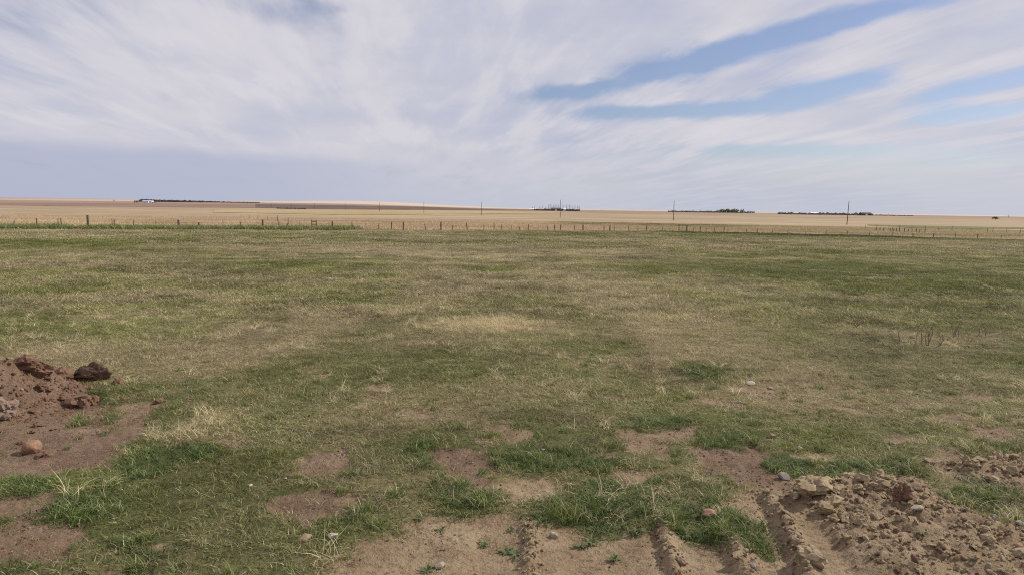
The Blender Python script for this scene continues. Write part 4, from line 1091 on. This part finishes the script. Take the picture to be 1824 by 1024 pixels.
def tree_mesh(h, seed, bare=True):
    r = random.Random(seed); t = MB(); c = MB()
    t.tube([(0, 0, -.4), (r.gauss(0, .1), 0, h * .4), (r.gauss(0, .2), 0, h * .95)], [h * .022, h * .015, h * .004], 6)
    for i in range(16 if bare else 10):
        z = h * (.22 + .7 * i / 16); a = r.random() * 6.28; L = h * (.30 if not bare else .24) * (1.1 - i / 20)
        p0 = Vector((0, 0, z)); p1 = p0 + Vector((math.cos(a) * L, math.sin(a) * L, L * (1.5 if bare else .6)))
        p1.z = min(p1.z, h * 1.02)
        (c if bare else t).tube([p0, (p0 + p1) / 2 + Vector((0, 0, L * .1)), p1], [h * .008, h * .005, h * .002], 3, False)
        if bare:
            for k in range(7):
                q = p0.lerp(p1, r.uniform(.3, 1)); e = Vector((r.gauss(0, .5), r.gauss(0, .5), r.uniform(.3, 1))) * L * .42
                c.tube([q, q + e], [h * .004, h * .0015], 3, False)
    if not bare:
        lobes = [(Vector((r.gauss(0, h * .2), r.gauss(0, h * .2), h * r.uniform(.35, .85))), h * r.uniform(.12, .24)) for _ in range(11)]
        for i in range(420):
            lc, lr = r.choice(lobes)
            q = lc + Vector((r.gauss(0, .5), r.gauss(0, .5), r.gauss(0, .45))) * lr
            q.z = max(h * .05, q.z); a = Vector((r.gauss(0, 1), r.gauss(0, 1), r.gauss(0, 1))).normalized() * h * .035; e = a.orthogonal()
            c.quad(q - a - e, q + a - e, q + a + e, q - a + e)
    return t.mesh('trunk', M_bark), c.mesh('crown', M_twigs if bare else M_crown)
bare = [tree_mesh(10, 10 + i) for i in range(4)]
leafy = [tree_mesh(10, 30 + i, False) for i in range(4)]
def tree(name, px, dist, top, protos, label, group, wide=1.0, i=0):
    p = far_pt(px, dist); dt = pix_dir(px, top); zt = EYE + dt.z / dt.y * dist; h = max(1.5, zt - p.z)
    o = empty(name, p, i * 1.3); o.scale = (h / 10 * wide, h / 10 * wide, h / 10); tag(o, label, 'tree', group)
    tr_, cr = protos[i % len(protos)]; link('trunk', tr_, o); link('crown', cr, o); return o
ORD = ['first', 'second', 'third', 'fourth', 'fifth', 'sixth', 'seventh', 'eighth', 'ninth', 'tenth', 'eleventh', 'twelfth', 'thirteenth', 'fourteenth', 'fifteenth', 'sixteenth', 'last']
bt = [(948, 368), (952, 366.5), (961, 367), (966, 366), (972, 368), (977, 364.5), (981, 363.5), (986, 365), (990, 364), (995, 364.5), (1003, 365), (1009, 364), (1014, 363.5), (1019, 366), (1024, 365), (1029, 366), (1032, 367)]
for i, (px, tp) in enumerate(bt):
    tree('bare_tree', px, 1170 + (i * 37) % 30, tp, bare, '%s leafless tree from the left round the distant central farmyard' % ORD[i], 'bare trees round the central farmyard', .8, i)
gt = [(1279, 374.5, 1), (1284, 373.2, 1.2), (1290, 372.6, 1.1), (1296, 372, 1.1), (1303, 372.8, 1.2), (1308, 372, 1), (1313, 372.4, 1.1), (1323, 372.6, .7)]
for i, (px, tp, wd) in enumerate(gt):
    tree('leafy_tree', px, 1180 + (i * 23) % 25, tp, leafy, '%s green tree from the left in the far clump on the skyline' % ORD[i] if i < 7 else 'slim green tree standing apart at the right of the far clump', 'green trees of the far clump' if i < 7 else None, wd * 1.1, i)
tree('lone_tree', 203, 1500, 356.5, leafy, 'small lone dark tree on the skyline at far left', None, 1.3, 1)
tree('lone_tree', 1798, 900, 383, bare, 'tiny lone bare tree on the skyline at far right', None, 1.4, 2)
tree('round_shrub', 1775, 700, 386.4, leafy, 'low round brown shrub near the skyline at far right', None, 2.8, 3)
tree('lone_tree', 949, 1400, 370.0, bare, 'small dark tree on the skyline left of the farmyard', None, 1.6, 0)
tree('bare_tree', 1215, 1250, 373.8, bare, 'faint bare tree on the skyline near the second pole', None, 1.5, 1)
tree('bare_tree', 355, 1380, 358.2, bare, 'faint bare tree rising above the left shelterbelt', None, 1.5, 3)

def building(px, dist, wpx, depth, wallh, roofh, wall, roof, label, rz=0.0, cat='building', yaw=0):
    p = far_pt(px, dist); w = wpx * dist / F
    o = empty('farm_building', p, yaw); tag(o, label, cat)
    b = MB(); b.box((0, 0, wallh / 2 - .3), (w, depth, wallh + .6)); link('wall', b.mesh('wall', wall), o)
    b = MB(); e = .5; x0, x1 = -w / 2 - e, w / 2 + e; d_ = depth / 2 + e
    vs = [(x0, -d_, wallh - .1), (x1, -d_, wallh - .1), (x1, d_, wallh - .1), (x0, d_, wallh - .1), (x0, 0, wallh + roofh), (x1, 0, wallh + roofh)]
    b.v = vs; b.f = [[0, 1, 5, 4], [2, 3, 4, 5], [0, 4, 3], [1, 2, 5], [3, 2, 1, 0]]
    link('roof', b.mesh('roof', roof), o)
    b = MB(); b.box((0, -depth / 2 - .06, wallh * .4), (min(3.2, w * .3), .12, wallh * .8)); link('door', b.mesh('door', M_roofb if wall is M_wallw else M_wallw), o)
    if w > 8:
        for sx in (-.35, .35):
            b = MB(); b.box((w * sx, -depth / 2 - .06, wallh * .6), (1.2, .1, 1.0)); link('window', b.mesh('window', M_glass), o)
    return o
building(261.5, 1150, 11, 9, 2.6, 1.3, M_wallw, M_roofb, 'pale blue roofed farm shed in front of the left shelterbelt')
building(270, 1140, 5, 7, 3.0, .7, M_wallw, M_wallw, 'small bright white shed right of the blue roofed shed')
building(276, 1120, 8, 4, 1.2, .5, M_postpale, M_postpale, 'low pale shed at the right end of the left farm', cat='shed')
building(948, 1120, 6, 6, 2.4, .9, M_wallw, M_wallw, 'small white shed at the left end of the central farmyard')
building(990, 1130, 15, 9, 2.8, 2.4, M_post, M_roofd, 'dark roofed farmhouse among the bare trees', cat='farmhouse')
building(1005.5, 1120, 3, 5, 3.4, 1.2, M_wallw, M_wallw, 'tiny white shed right of the dark farmhouse')
building(243, 1160, 5, 5, 2.5, 1.0, M_post, M_roofd, 'little dark shed left of the blue roofed farm shed')
building(1542, 1085, 17, 9, 3.2, 1.6, M_roofd, M_roofd, 'long dark barn at the end of the right treeline', cat='barn')
building(1450, 1130, 13, 9, 2.6, 1.1, M_wallw, M_wallw, 'long pale roofed shed behind the right treeline', cat='shed')
